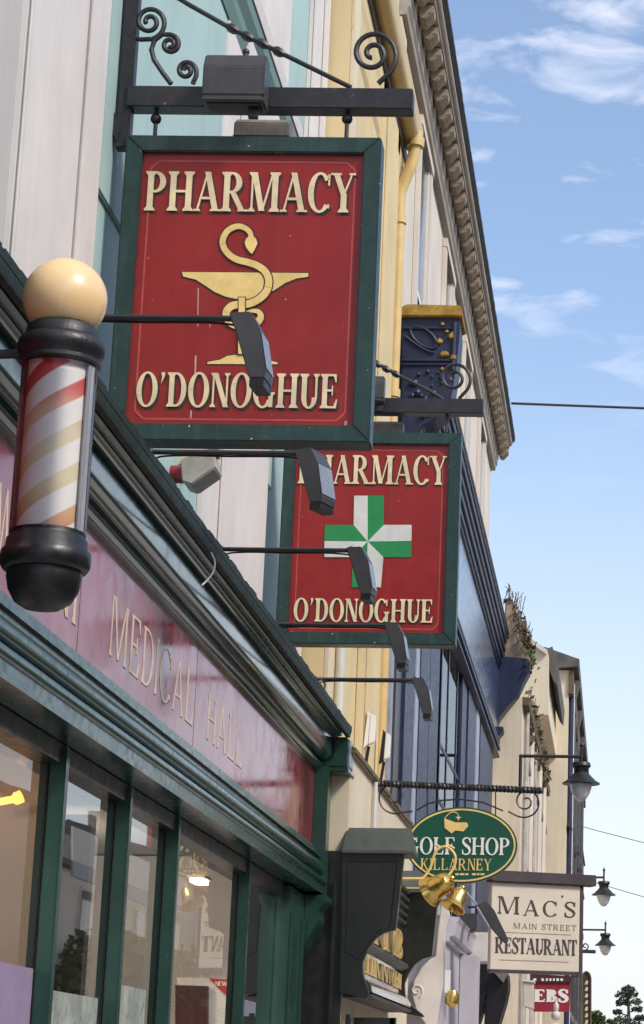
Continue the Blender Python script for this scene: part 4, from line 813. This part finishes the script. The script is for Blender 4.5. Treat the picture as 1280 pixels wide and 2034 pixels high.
gb = T('sign_bracket', 'twisted black iron bar with thin scrolls carrying the oval golf sign', 'bracket', (-1.75, YG+.02, 3.7), 0, 'wrought iron sign brackets')
a, b = at(745, 1556, Y=YG+.02), at(1078, 1571, Y=YG+.02)
m = MB(); n = 220
for s_ in range(2):
    pts = [a+(b-a)*(i/n)+Vector((0, math.cos(i*.62+s_*math.pi), math.sin(i*.62+s_*math.pi)))*.013 for i in range(n+1)]; m.tube(pts, .014, 6)
m.build('twisted_bar', 'iron', gb, smooth=True)
for P in (spiral(778, 1578, 36, 5, -125, 480)[::-1]+[(805, 1612), (815, 1618)], spiral(1044, 1592, 36, 5, -60, -560)[::-1]+[], [(830, 1608), (850, 1596), (880, 1589), (917, 1588), (960, 1594), (1000, 1612), (1030, 1626), (1060, 1622)]):
    pass
for P in ([(820, 1612), (800, 1614)]+spiral(781, 1582, 36, 6, 75, 560), [(1010, 1612)]+spiral(1045, 1593, 34, 6, 130, -480), [(828, 1610), (850, 1597), (880, 1590), (917, 1588), (960, 1594), (1000, 1611)]):
    MB().tube([at(x, y, Y=YG+.03) for x, y in P], .0065, 6).build('scroll', 'iron', gb, smooth=True)
MB().tube([at(745, 1556, Y=YG+.02)+Vector((.0, 0, .03)), at(744, 1625, Y=YG+.02)], .012).build('wall_plate', 'iron', gb, smooth=True)
for x in (850, 985): MB().tube([at(x, 1563, Y=YG+.02), at(x, 1622, Y=YG+.02)], .005, 6).build('hook', 'iron', gb, smooth=True)
# ================================================================== GOLD BELLS
YBl = 15.6
for c0, sc, rot, lb in (((873, 1760), 1.0, Matrix.Rotation(R(62), 3, 'Y') @ Matrix.Rotation(R(25), 3, 'X'), 'upper gold bell with its flared mouth turned to the left before the oval sign'), ((908, 1786), .8, Matrix.Rotation(R(24), 3, 'Y') @ Matrix.Rotation(R(-18), 3, 'X'), 'lower rounder gold bell hanging just right of the flared one')):
    t = T('gold_bell', lb, 'bell', tuple(at(*c0, Y=YBl)), 0, 'gold bells in front of the oval sign')
    prof = [(.0, .1), (.03, .098), (.055, .085), (.068, .06), (.074, .02), (.08, -.02), (.092, -.05), (.112, -.078), (.116, -.086), (.108, -.088), (.085, -.06), (.06, 0), (.03, .06), (0, .07)]
    m = MB().lathe([(a*sc, b*sc) for a, b in prof], 0, 0, 32); m.v = [tuple(rot @ Vector(q)) for q in m.v]
    m.build('body', 'brass', t, smooth=True, local=True, ang=35)
    k_ = MB(); ball(k_, (0, 0, .11*sc), .022, 6); k_.v = [tuple(rot @ Vector(q)) for q in k_.v]; k_.build('knob', 'brass', t, smooth=True, local=True)
    k_ = MB(); ball(k_, (0, 0, -.095*sc), .03*sc, 6); k_.tube([(0, 0, -.09*sc), (0, 0, .06*sc)], .008); k_.v = [tuple(rot @ Vector(q)) for q in k_.v]; k_.build('clapper', 'brass', t, smooth=True, local=True)
bb = T('bell_bracket', 'thin gold bracket with curled rings holding the two gold bells', 'bracket', tuple(at(806, 1747, Y=YBl)), 0)
MB().tube([Vector((-1.64, YBl, at(800, 1747, Y=YBl).z)), at(842, 1746, Y=YBl)], .011).build('arm', 'gold', bb, smooth=True)
MB().tube(catmull([at(x, y, Y=YBl) for x, y in [(836, 1748), (845, 1740), (856, 1722), (862, 1702), (868, 1690), (882, 1682), (896, 1688), (905, 1702), (903, 1720), (895, 1735), (888, 1742)]]), .009).build('curled_ring', 'gold', bb, smooth=True)
MB().tube(catmull([at(x, y, Y=YBl+.01) for x, y in [(866, 1678), (878, 1684), (892, 1680), (903, 1686)]]), .008).build('curled_ring', 'gold', bb, smooth=True)
# ================================================================== LAVENDER SHOP
lv = T('lavender_shopfront', 'small lavender shopfront with pale scrolled end console beyond the black pub sign', 'shopfront', (-1.6, 20, 0))
YL = 19.4
P = yxz([(878, 1784), (894, 1818), (884, 1850), (880, 1955), (874, 1992), (866, 2045), (852, 2045), (828, 2010), (818, 1975), (822, 1950), (838, 1922), (855, 1905), (866, 1900), (870, 1850)], YL)
MB().py(P, YL, YL+.15).build('console', 'palewhite', lv, bevel=.008)
sv = MB().tube([at(x, y, Y=YL-.004) for x, y in spiral(828, 1968, 14, 4, 60, -400, 24)], .008, 6).build('scroll', 'palewhite', lv, smooth=True)
MB().box(-2.4, -1.47, 19.55, 23.2, 0, 2.95).build('fascia', 'lavender', lv)
zt2 = at(894, 1820, Y=YL).z
MB().py([(-1.6, zt2-.21), (-1.43, zt2-.2), (-1.43, zt2-.16), (-1.39, zt2-.15), (-1.37, zt2-.04), (-1.35, zt2), (-1.6, zt2+.03)], YL+.151, 23.4).build('cornice', 'lavender', lv)
MB().box(-1.469, -1.30, 21.4, 21.8, 0, zt2-.21).build('pilaster', 'lavender', lv, bevel=.01)
MB().box(-1.46, -1.24, 22.0, 22.3, at(944, 1912, Y=22).z, at(944, 1852, Y=22).z).build('end_cap', 'palewhite', lv, bevel=.01)
ys = T('yellow_lantern', 'small yellow and white object hanging at the lavender shop window', 'ornament', tuple(at(896, 1990, Y=19.75)))
c = at(899, 1980, Y=19.75)
MB().lathe([(0, c.z+.06), (.04, c.z+.05), (.06, c.z), (.055, c.z-.06), (.02, c.z-.09), (0, c.z-.09)], c.x, 19.75, 16).build('shade', 'brass', ys, smooth=True)
MB().box(c.x-.07, c.x-.02, 19.73, 19.77, c.z+.03, c.z+.22).build('tag', 'signwhite', ys)
# dark draped front
dk = T('black_shop_awning', 'black shop awning with ragged brackets below the cream restaurant sign', 'awning', tuple(at(970, 2034, Y=23.5)))
MB().py(yxz([(950, 1854), (972, 1854), (972, 1922), (1008, 1930), (1010, 1960), (1004, 1990), (988, 2045), (962, 2045), (964, 1992), (956, 2012), (946, 2045), (935, 2045), (938, 1912), (948, 1908)], 23.5), 23.5, 24.1).build('frame', 'black', dk, bevel=.02)
MB().py(yxz([(980, 1930), (1012, 1928), (1000, 1952)], 23.4), 23.4, 23.49).build('bracket', 'oldbox', dk)
MB().tube([at(962, 1868, Y=23.49), at(962, 1868, Y=23.42)], .04, 10).build('stud', 'signwhite', dk)
gbx = T('floodlight', 'squat grey floodlight box between the lower bell and the restaurant sign', 'floodlight', tuple(at(930, 1852, Y=21.0)))
MB().py(yxz([(912, 1816), (948, 1814), (948, 1846), (938, 1852), (928, 1848)], 21.0), 21.0, 21.2).build('housing', 'lampgrey', gbx, bevel=.008)
MB().tube([at(930, 1802, Y=21.1), at(948, 1802, Y=21.1), at(948, 1816, Y=21.1)], .012).build('arm', 'black', gbx, smooth=True)
# ================================================================== RESTAURANT SIGN (swung a little away from the camera)
a = at(978, 1752, Y=20.0); ang = R(24)
wd = .80/math.cos(ang)*.96
ms = T('restaurant_sign', 'square cream restaurant sign with dark lettering under a brown bar', 'sign', (a.x, 20.0, a.z), ang)
H = at(978, 1752, Y=20).z-at(972, 1926, Y=20).z
MB().box(0, wd, 0, .07, -H, 0).build('board', 'signcream', ms, bevel=.004, local=True)
MB().box(wd, wd+.03, -.005, .075, -H-.01, 0).build('edge_strip', 'signbar', ms, local=True)
MB().box(-.02, wd+.14, -.04, .1, .002, .1).build('top_bar', 'signbar', ms, bevel=.006, local=True)
MB().box(0, wd, -.005, .075, -H-.025, -H-.001).build('bottom_strip', 'signbar', ms, local=True)
fy = FY(0)
def ls(txt, f0, f1, g0, g1, **k): return textpolys(txt, wd*f0, wd*f1, -H*g1, -H*g0, **k)
layer(MB(), ls('M', .07, .32, .16, .36, t=.12, k=.05, s=.06)+ls('AC', .36, .74, .19, .37, t=.13, k=.05, s=.06, gap=.2)+ls("'", .77, .82, .12, .22)+ls('S', .82, .95, .19, .37, t=.13, k=.06), fy, 0, .004).build('lettering', 'signtext', ms, local=True)
layer(MB(), ls('MAIN STREET', .25, .96, .46, .525, t=.1, k=.06, s=.04, gap=.2), fy, 0, .003).build('lettering', 'browntext', ms, local=True)
layer(MB(), ls('RESTAURANT', .05, .97, .63, .81, t=.2, k=.06, s=.06, gap=.04), fy, 0, .004).build('lettering', 'signtext', ms, local=True)
MB().box(wd*.12, wd*.9, -.003, -.0005, -H*.575, -H*.57).box(wd*.1, wd*.88, -.003, -.0005, -H*.89, -H*.885).build('rule_line', 'browntext', ms, local=True)
MB().tube([(-.35, .03, .05), (-.02, .03, .05)], .03, 8).build('wall_arm', 'signbar', ms, local=True)
sp_ = T('spotlight', 'dark slim spotlight on pale arms pointing at the cream restaurant sign', 'light', tuple(at(965, 1790, Y=19.2)))
P0 = [(948, 1798), (966, 1790), (982, 1808), (1010, 1866), (1006, 1876), (998, 1870), (976, 1845)]
MB().py(yxz(P0, 19.2), 19.2, 19.3).build('lamp_head', 'lampgrey', sp_, bevel=.006)
for P1 in ([(926, 1772), (948, 1798)], [(948, 1802), (972, 1842)]): MB().tube([at(x, y, Y=19.18) for x, y in P1], .01).build('arm', 'lampside', sp_, smooth=True)
# ================================================================== EBS BANNER, finial, tall sign
eb_ = T('red_banner_sign', 'deep red sign with bold white letters below the restaurant sign', 'sign', tuple(at(1058, 2010, Y=27)))
MB().py(yxz([(1056, 1936), (1134, 1942), (1132, 2010), (1060, 2010)], 27), 27, 27.06).build('board', 'bannerred', eb_)
MB().py(yxz([(1054, 1934), (1136, 1940), (1136, 1952), (1054, 1952)], 26.98), 26.98, 26.999).build('header', 'cardmaroon', eb_)
layer(MB(), sgn('EBS', 1061, 1129, 1966, 1991, 27, t=.3, k=.12, s=.05, gap=.04), FY(27), 0, .006).build('lettering', 'signwhite', eb_)
layer(MB(), [yxz([(x, 1944), (x+w, 1944), (x+w, 1949), (x, 1949)], 26.98) for x, w in ((1060, 6), (1076, 5), (1085, 4), (1092, 4), (1099, 4), (1106, 5), (1114, 5))], FY(26.98), 0, .004).build('small_line', 'signwhite', eb_)
MB().tube([at(1135, 1938, Y=27.03), at(1150, 1938, Y=27.03)], .02).build('arm', 'signbar', eb_)
cz = T('cream_box_sign', 'narrow cream box sign at the left edge of the red sign', 'sign', tuple(at(1050, 1990, Y=26.5)))
MB().py(yxz([(1038, 1950), (1060, 1953), (1060, 2006), (1040, 2000)], 26.5), 26.5, 26.8).build('body', 'signcream', cz, bevel=.01)
MB().py(yxz([(1036, 1946), (1062, 1948), (1062, 1953), (1036, 1950)], 26.48), 26.48, 26.85).build('lid', 'palewhite', cz, bevel=.004)
fn = T('stone_finial', 'pale stone ball finial on a pedestal in front of the red sign', 'finial', tuple(at(1105, 2034, Y=24)))
c = at(1105, 2010, Y=24); m = MB(); ball(m, (c.x, 24, at(1105, 2018, Y=24).z), .05, 10); m.lathe([(.012, c.z+.13), (.015, c.z+.09), (.03, c.z+.07), (.03, c.z+.02), (.02, c.z-.0)], c.x, 24, 16); m.build('ball', 'palewhite', fn, smooth=True)
MB().lathe([(.03, c.z-.12), (.05, c.z-.13), (.1, c.z-.16), (.12, c.z-.17), (.12, c.z-.2), (.1, c.z-.22), (.1, c.z-1.4)], c.x, 24, 20).build('pedestal', 'palewhite', fn, smooth=True, ang=30)
vs_ = T('tall_sign', 'narrow upright dark sign with rounded top and gold edging beyond the restaurant sign', 'sign', tuple(at(1165, 2034, Y=34)))
P = [(1157, 2050), (1157, 1942), (1159, 1935), (1163, 1931), (1168, 1931), (1172, 1936), (1174, 1943), (1174, 2050)]
MB().py(yxz(P, 34), 34, 34.2).build('body', 'signtext', vs_)
m = MB(); e2 = yxz(P, 33.99)
for i in range(len(e2)-1): m.tube([(e2[i][0], 33.99, e2[i][1]), (e2[i+1][0], 33.99, e2[i+1][1])], .014, 5)
m.build('gold_edge', 'dryplant', vs_)
m = MB()
for i, y in enumerate(range(1948, 2045, 13)): layer(m, [yxz([(1162, y+8), (1165, y), (1169, y+1), (1168, y+8)], 34)], FY(34), 0, .006)
m.build('gold_mark', 'letter', vs_)
# ================================================================== FAR BUILDINGS
fb = T('cream_gabled_terrace', 'cream rendered terrace with gable coping and plants along its gutter beyond the navy front', 'building', (-3, 38, 0))
XA = -1.52
ze = at(1035, 1372, X=XA).z
MB().box(-10, XA, 34.75, 46, 0, ze).build('wall', 'cream', fb)
P = yxz([(1000, 1242), (1040, 1258), (1086, 1292), (1090, 1300), (1090, 1420), (1000, 1420)], 41)
MB().py(P, 41, 47).build('gable_wall', 'cream', fb)
MB().py(yxz([(1000, 1240), (1040, 1256), (1088, 1291), (1086, 1299), (1040, 1266), (1000, 1250)], 40.9), 40.9, 41.3).build('coping', 'palewhite', fb)
MB().py(yxz([(1084, 1290), (1098, 1284), (1111, 1330), (1108, 1362), (1100, 1352), (1092, 1330)], 41.4), 41.4, 46.2).build('roof', 'farslate', fb)
MB().py([(XA, ze-.12), (XA+.1, ze-.1), (XA+.12, ze), (XA, ze+.02)], 34.75, 46).build('gutter', 'dryplant', fb)
for y, r_ in ((35.5, .04), (37.4, .05), (39.2, .04), (41.5, .05), (44, .05)):
    MB().tube([(XA+.05, y, 0), (XA+.05, y, ze-.1)], r_, 8).build('downpipe', 'stonewall' if r_ > .045 else 'alarmgrey', fb, smooth=True)
for y in (36.2, 38.2, 40.2, 42.6, 44.8):
    for z in (2.6, 5.0):
        f = MB().box(XA, XA+.04, y, y+.8, z, z+1.6).build('window', 'palewhite', fb, bevel=.01); MB().box(XA+.041, XA+.045, y+.08, y+.72, z+.08, z+1.52).build('pane', 'darkglass', f); MB().box(XA, XA+.09, y-.05, y+.85, z-.1, z-.001).build('sill', 'oldbox', f); MB().box(XA, XA+.07, y-.08, y+.88, z+1.601, z+1.72).build('hood', 'browntext', f)
def weeds(name, pts, n, sz, m_, label, cat):
    m = MB()
    for i in range(n):
        a, b = random.choice(pts); p = a+(b-a)*random.random(); p = p+Vector((random.gauss(0, .04), random.gauss(0, .2), abs(random.gauss(0, .12))))
        m.quadleaf(p, sz*random.uniform(.5, 1.4))
        if random.random() < .3: m.tube([p, p+Vector((random.gauss(0, .06), random.gauss(0, .06), random.uniform(.05, .3)))], .006, 4)
    o = m.build('foliage', m_, None); o.name = name; tag(o, label, cat); return o
weeds('gutter_plant', [(Vector((XA+.1, 35, ze)), Vector((XA+.08, 45, ze+.1))), (Vector((XA+.05, 36, ze-.4)), Vector((XA+.07, 44, ze-.2)))], 240, .075, 'dryplant', 'dry brown weeds growing along the gutter of the cream terrace', 'plant')['kind'] = 'stuff'
q0, q1, q2 = at(1010, 1200, Y=34.5), at(1032, 1250, Y=34.5), at(1050, 1308, Y=34.5)
weeds('parapet_weed', [(q0, q1), (q1, q2), (q1, q2)], 260, .05, 'dryplant', 'brown and olive weeds sprouting from the far navy console cap', 'plant')
q3 = at(1052, 1345, Y=34.5)
weeds('parapet_weed', [(q3, q3+Vector((.02, 0, .3)))], 60, .04, 'leaf2', 'small green sprig hanging below the far navy console', 'plant')
fc = T('far_terrace', 'distant cream terrace with grey slate dormers and dark downpipes at the end of the row', 'building', (-2.5, 55, 0))
XD = -1.08
zw = 10.1
MB().box(-10, XD, 46.5, 66, 0, zw).build('wall', 'cream', fc)
MB().py([(XD-.4, zw+.001), (XD+.2, zw+.05), (XD+.22, zw+.2), (XD-.5, zw+.45), (XD-1.4, zw+.45), (XD-1.4, zw+.001)], 46.3, 66).build('roof', 'farslate', fc)
MB().box(XD, XD+.1, 46.45, 66, zw-.5, zw-.001).build('eaves_board', 'dryplant', fc)
for y in (47.6, 51.5, 55.5, 60):
    MB().py([(XD+.101, zw-.5), (XD+.22, zw-.02), (XD+.101, zw-.02)], y, y+.5).build('eaves_bracket', 'farslate', fc)
for y, m_ in ((47, 'navy'), (47.6, 'signwhite'), (49.5, 'lampgrey'), (53, 'lampgrey'), (57, 'lampgrey'), (62, 'lampgrey')):
    MB().tube([(XD+.05, y, 0), (XD+.05, y, zw-.1)], .06, 8).build('downpipe', m_, fc, smooth=True)
for y in (48.3, 50.6, 54, 56, 58.6, 60.5, 63):
    for z in (3.2, 5.8):
        f = MB().box(XD, XD+.05, y, y+.7, z, z+1.5).build('window', 'palewhite', fc); MB().box(XD+.051, XD+.056, y+.08, y+.62, z+.08, z+1.42).build('pane', 'darkglass', f); MB().box(XD, XD+.13, y-.05, y+.75, z-.12, z-.001).build('sill', 'oldbox', f); MB().box(XD, XD+.1, y-.08, y+.78, z+1.501, z+1.64).build('hood', 'signtext', f)
MB().tube([(XD+.06, 46.5, 6.9), (XD+.06, 66, 7.0)], .05, 6).build('string_course', 'signtext', fc)
fd = T('distant_building', 'small plain brown and grey building closing the far end of the row', 'building', (-2, 75, 0))
c = at(1152, 1662, Y=74)
MB().box(-8, c.x, 74, 84, 0, c.z).build('wall', 'oldbox', fd)
MB().box(c.x-.3, c.x+.02, 73.9, 73.99, 0, c.z).build('end_strip', 'yellow', fd)
MB().py([(c.x-3, c.z), (c.x+.06, c.z), (c.x+.03, c.z+.2), (c.x-3, c.z+.4)], 73.8, 84).build('roof', 'slate', fd)
# ================================================================== STREET LAMPS
def street_lamp(loc, armx, label):
    t = T('street_lamp', label, 'street lamp', loc, 0, 'wall mounted street lamps')
    MB().tube([(0, 0, .02), (0, 0, .46)], .022, 10).lathe([(.0, .58), (.012, .53), (.035, .49), (.02, .46)], 0, 0, 12).build('rod', 'iron', t, smooth=True, local=True)
    MB().tube([(armx, 0, .32), (0, 0, .32)], .025, 8).tube([(armx, 0, .34), (armx, 0, -.2)], .025, 8).build('arm', 'iron', t, smooth=True, local=True)
    MB().lathe([(.03, .24), (.13, .23), (.145, .18), (.115, .145), (.105, .08), (.15, .03), (.22, -.04), (.28, -.075), (.28, -.09), (.17, -.085), (.02, -.08)], 0, 0, 28).build('shade', 'iron', t, smooth=True, local=True, ang=45)
    MB().lathe([(.165, -.09), (.155, -.15), (.12, -.25), (.06, -.33), (.01, -.35)], 0, 0, 24).build('lamp_glass', 'lampopal', t, smooth=True, local=True)
    return t
c = at(1155, 1546, Y=33.5); p0 = at(1035, 1500, Y=33.5)
l1 = street_lamp(tuple(c), p0.x-c.x, 'nearest street lamp with dark bell shade on a long wall arm')
for (x, y, Y, lb) in ((1200, 1771, 53, 'street lamp just right of the brown bar of the restaurant sign'), (1203, 1872, 61, 'lowest and farthest street lamp, below the other two')):
    c = at(x, y, Y=Y); l = copy_tree(l1, loc=tuple(c)); l['label'] = lb
sc2 = T('iron_bracket', 'short dark iron arm with a curl beside the farthest street lamp', 'bracket', tuple(at(1170, 1890, Y=45)))
MB().tube([at(1150, 1890, Y=45), at(1184, 1891, Y=45)], .035).build('arm', 'iron', sc2, smooth=True)
MB().tube([at(x, y, Y=45) for x, y in spiral(1163, 1880, 8, 2, 90, -300, 20)], .015, 6).build('scroll', 'iron', sc2, smooth=True)
# ================================================================== WIRES
def wire(a, b, sag, r_, label):
    n = 24; pts = [a+(b-a)*(i/n)+Vector((0, 0, -sag*4*(i/n)*(1-i/n))) for i in range(n+1)]
    o = MB().tube(pts, r_, 6).build('overhead_wire', 'lampgrey'); tag(o, label, 'wire', 'overhead wires across the street'); return o
a = at(1016, 801, Y=33.5); b = at(1280, 809, Y=33.5); wire(a, a+(b-a)*4.6, .02, .02, 'thick overhead wire running from the end of the stone cornice')
a = at(1148, 1640, Y=70); b = at(1280, 1672, Y=70); wire(a, a+(b-a)*4, .05, .012, 'thin overhead wire just above the middle street lamp')
a = at(1225, 1760, Y=60); b = at(1280, 1775, Y=60); a2 = a-(b-a)*3; wire(a2, a+(b-a)*8, .1, .01, 'faint overhead wire level with the middle street lamp')
# ================================================================== TREES
def tree(x, ytop, ybase, Y, hw, label, kind, m_='leaf'):
    top = at(x, ytop, Y=Y); bz = -.1
    t = T('pine_tree' if kind == 'pine' else 'round_tree', label, 'tree', (top.x, Y, bz))
    MB().tube([(top.x, Y, bz), (top.x+.1, Y, top.z*.5), (top.x, Y, top.z-.3)], [.35, .25, .06], 8).build('trunk', 'bark', t, smooth=True)
    m = MB(); H_ = top.z-at(x, ybase, Y=Y).z
    if kind == 'pine':
        tiers = [(0, 0, .1, .6), (.3, .1, .22, .7), (-.5, .0, .25, .8), (.6, .2, .42, .7), (-.7, .1, .45, .6), (1.0, 0, .62, .5), (-1.2, 0, .7, .45), (1.3, 0, .85, .5), (-.6, 0, .9, .8), (.3, 0, 1.0, 1.0), (0, 0, 1.2, 1.3)]
    else:
        tiers = [(random.uniform(-1, 1)*hw*.7, random.uniform(-1, 1), random.uniform(.2, 1.3), random.uniform(.5, .9)*hw*.5) for _ in range(14)]
    for dx, dy, f, r_ in tiers:
        cc = Vector((top.x+dx*hw/1.3, Y+dy, top.z-f*H_))
        m.tube([(top.x, Y, cc.z-.3), cc], .05, 4)
        for i in range(170):
            v = Vector((random.gauss(0, 1), random.gauss(0, 1), random.gauss(0, .55))); v = v.normalized()*r_*random.random()**.4
            m.quadleaf(cc+Vector((v.x, v.y, v.z*.6)), random.uniform(.08, .2))
    m.build('crown', m_, t)
tree(1249, 1958, 2034, 200, 1.0, 'ragged pine standing alone against the pale sky at the street end', 'pine')
tree(1186, 2008, 2040, 170, 1.1, 'round olive tree low behind the tall narrow sign', 'bush', 'leaf2')
tree(1214, 2018, 2044, 180, .9, 'small round tree left of the lone pine', 'bush', 'leaf2')
# ================================================================== OPPOSITE ROW (seen mirrored in the glass and gloss paint)
opp = [(-14, 10, 7.5, 'cream', 'cream'), (-3.5, 11, 8.4, 'greywhite', 'greywhite'), (8, 12, 7.2, 'yellow', 'pale yellow'), (20.5, 11, 8.6, 'brickred', 'dark red'), (32, 9, 7.4, 'cream', 'broad cream'), (41.5, 9, 7.6, 'signwhite', 'tall pale'), (51, 14.5, 6.6, 'signwhite', 'low white'), (66, 4.5, 7.9, 'cream', 'narrow cream'), (71, 20, 7.4, 'palewhite', 'pale'), (91.5, 7, 12.0, 'brickred', 'high brown red')]
for i, (y, w, h, m_, nm) in enumerate(opp):
    t = T('opposite_house', f'{nm} house with slate roof across the street, the {["first","second","third","fourth","fifth","sixth","seventh","eighth","ninth","tenth"][i]} in its row', 'building', (10, y, 0), 0, 'houses across the street')
    MB().box(9, 15, y, y+w, 0, h).build('wall', m_, t)
    MB().px([(y-.1, h), (y+w+.1, h), (y+w+.1, h+.12), (y+w*.5, h+.13), (y-.1, h+.12)], 8.8, 15).build('eaves', 'slate', t)
    MB().py([(8.8, h+.14), (15, h+.14), (11.9, h+1.2)], y, y+w).build('roof', 'slate', t)
    MB().box(11.4, 12.3, y+w-.9, y+w-.1, h+.5, h+1.9).build('chimney', 'oldbox', t)
    k = int(w//3.2)
    for j in range(k):
        yy = y+.9+j*(w-1.2)/k
        f = MB().box(8.96, 8.999, yy, yy+1.2, 4.6, 6.3).build('window', 'signwhite', t); MB().box(8.94, 8.959, yy+.1, yy+1.1, 4.7, 6.2).build('pane', 'darkglass', f)
    MB().box(8.9, 8.999, y+.4, y+w-.4, .3, 3.4).build('shopfront', ['brickred', 'green', 'navy', 'darkglass'][i % 4], t)

bn = T('street_banner', 'long white street banner with a pale blue lower band, mirrored in the shop window', 'banner', (8.3, 58, 6.2))
MB().box(8.3, 8.33, 51.5, 65, 6.55, 7.3).build('cloth', 'signwhite', bn)
MB().box(8.295, 8.335, 51.5, 65, 6.2, 6.549).build('lower_band', 'lampside', bn)
for x, y, h in ((7.6, 52.5, 5.2), (7.5, 57.0, 5.0), (7.6, 62.0, 5.3)):
    t = T('street_tree', {5.2: 'leafy street tree nearest in the row mirrored by the shop windows', 5.0: 'shortest leafy street tree, middle of the row mirrored by the shop windows', 5.3: 'tallest leafy street tree, farthest of the row mirrored by the shop windows'}[h], 'tree', (x, y, 0), 0, 'trees across the street')
    MB().tube([(x, y, 0), (x, y, h-1)], [.12, .06], 8).build('trunk', 'bark', t)
    m = MB()
    for i in range(1500):
        v = Vector((random.gauss(0, 1), random.gauss(0, 1), random.gauss(0, 1))).normalized()*random.random()**.4
        m.quadleaf(Vector((x+v.x*1.2, y+v.y*1.9, h-1.3+v.z*1.3)), random.uniform(.08, .2))
    m.build('crown', 'leaf2', t)
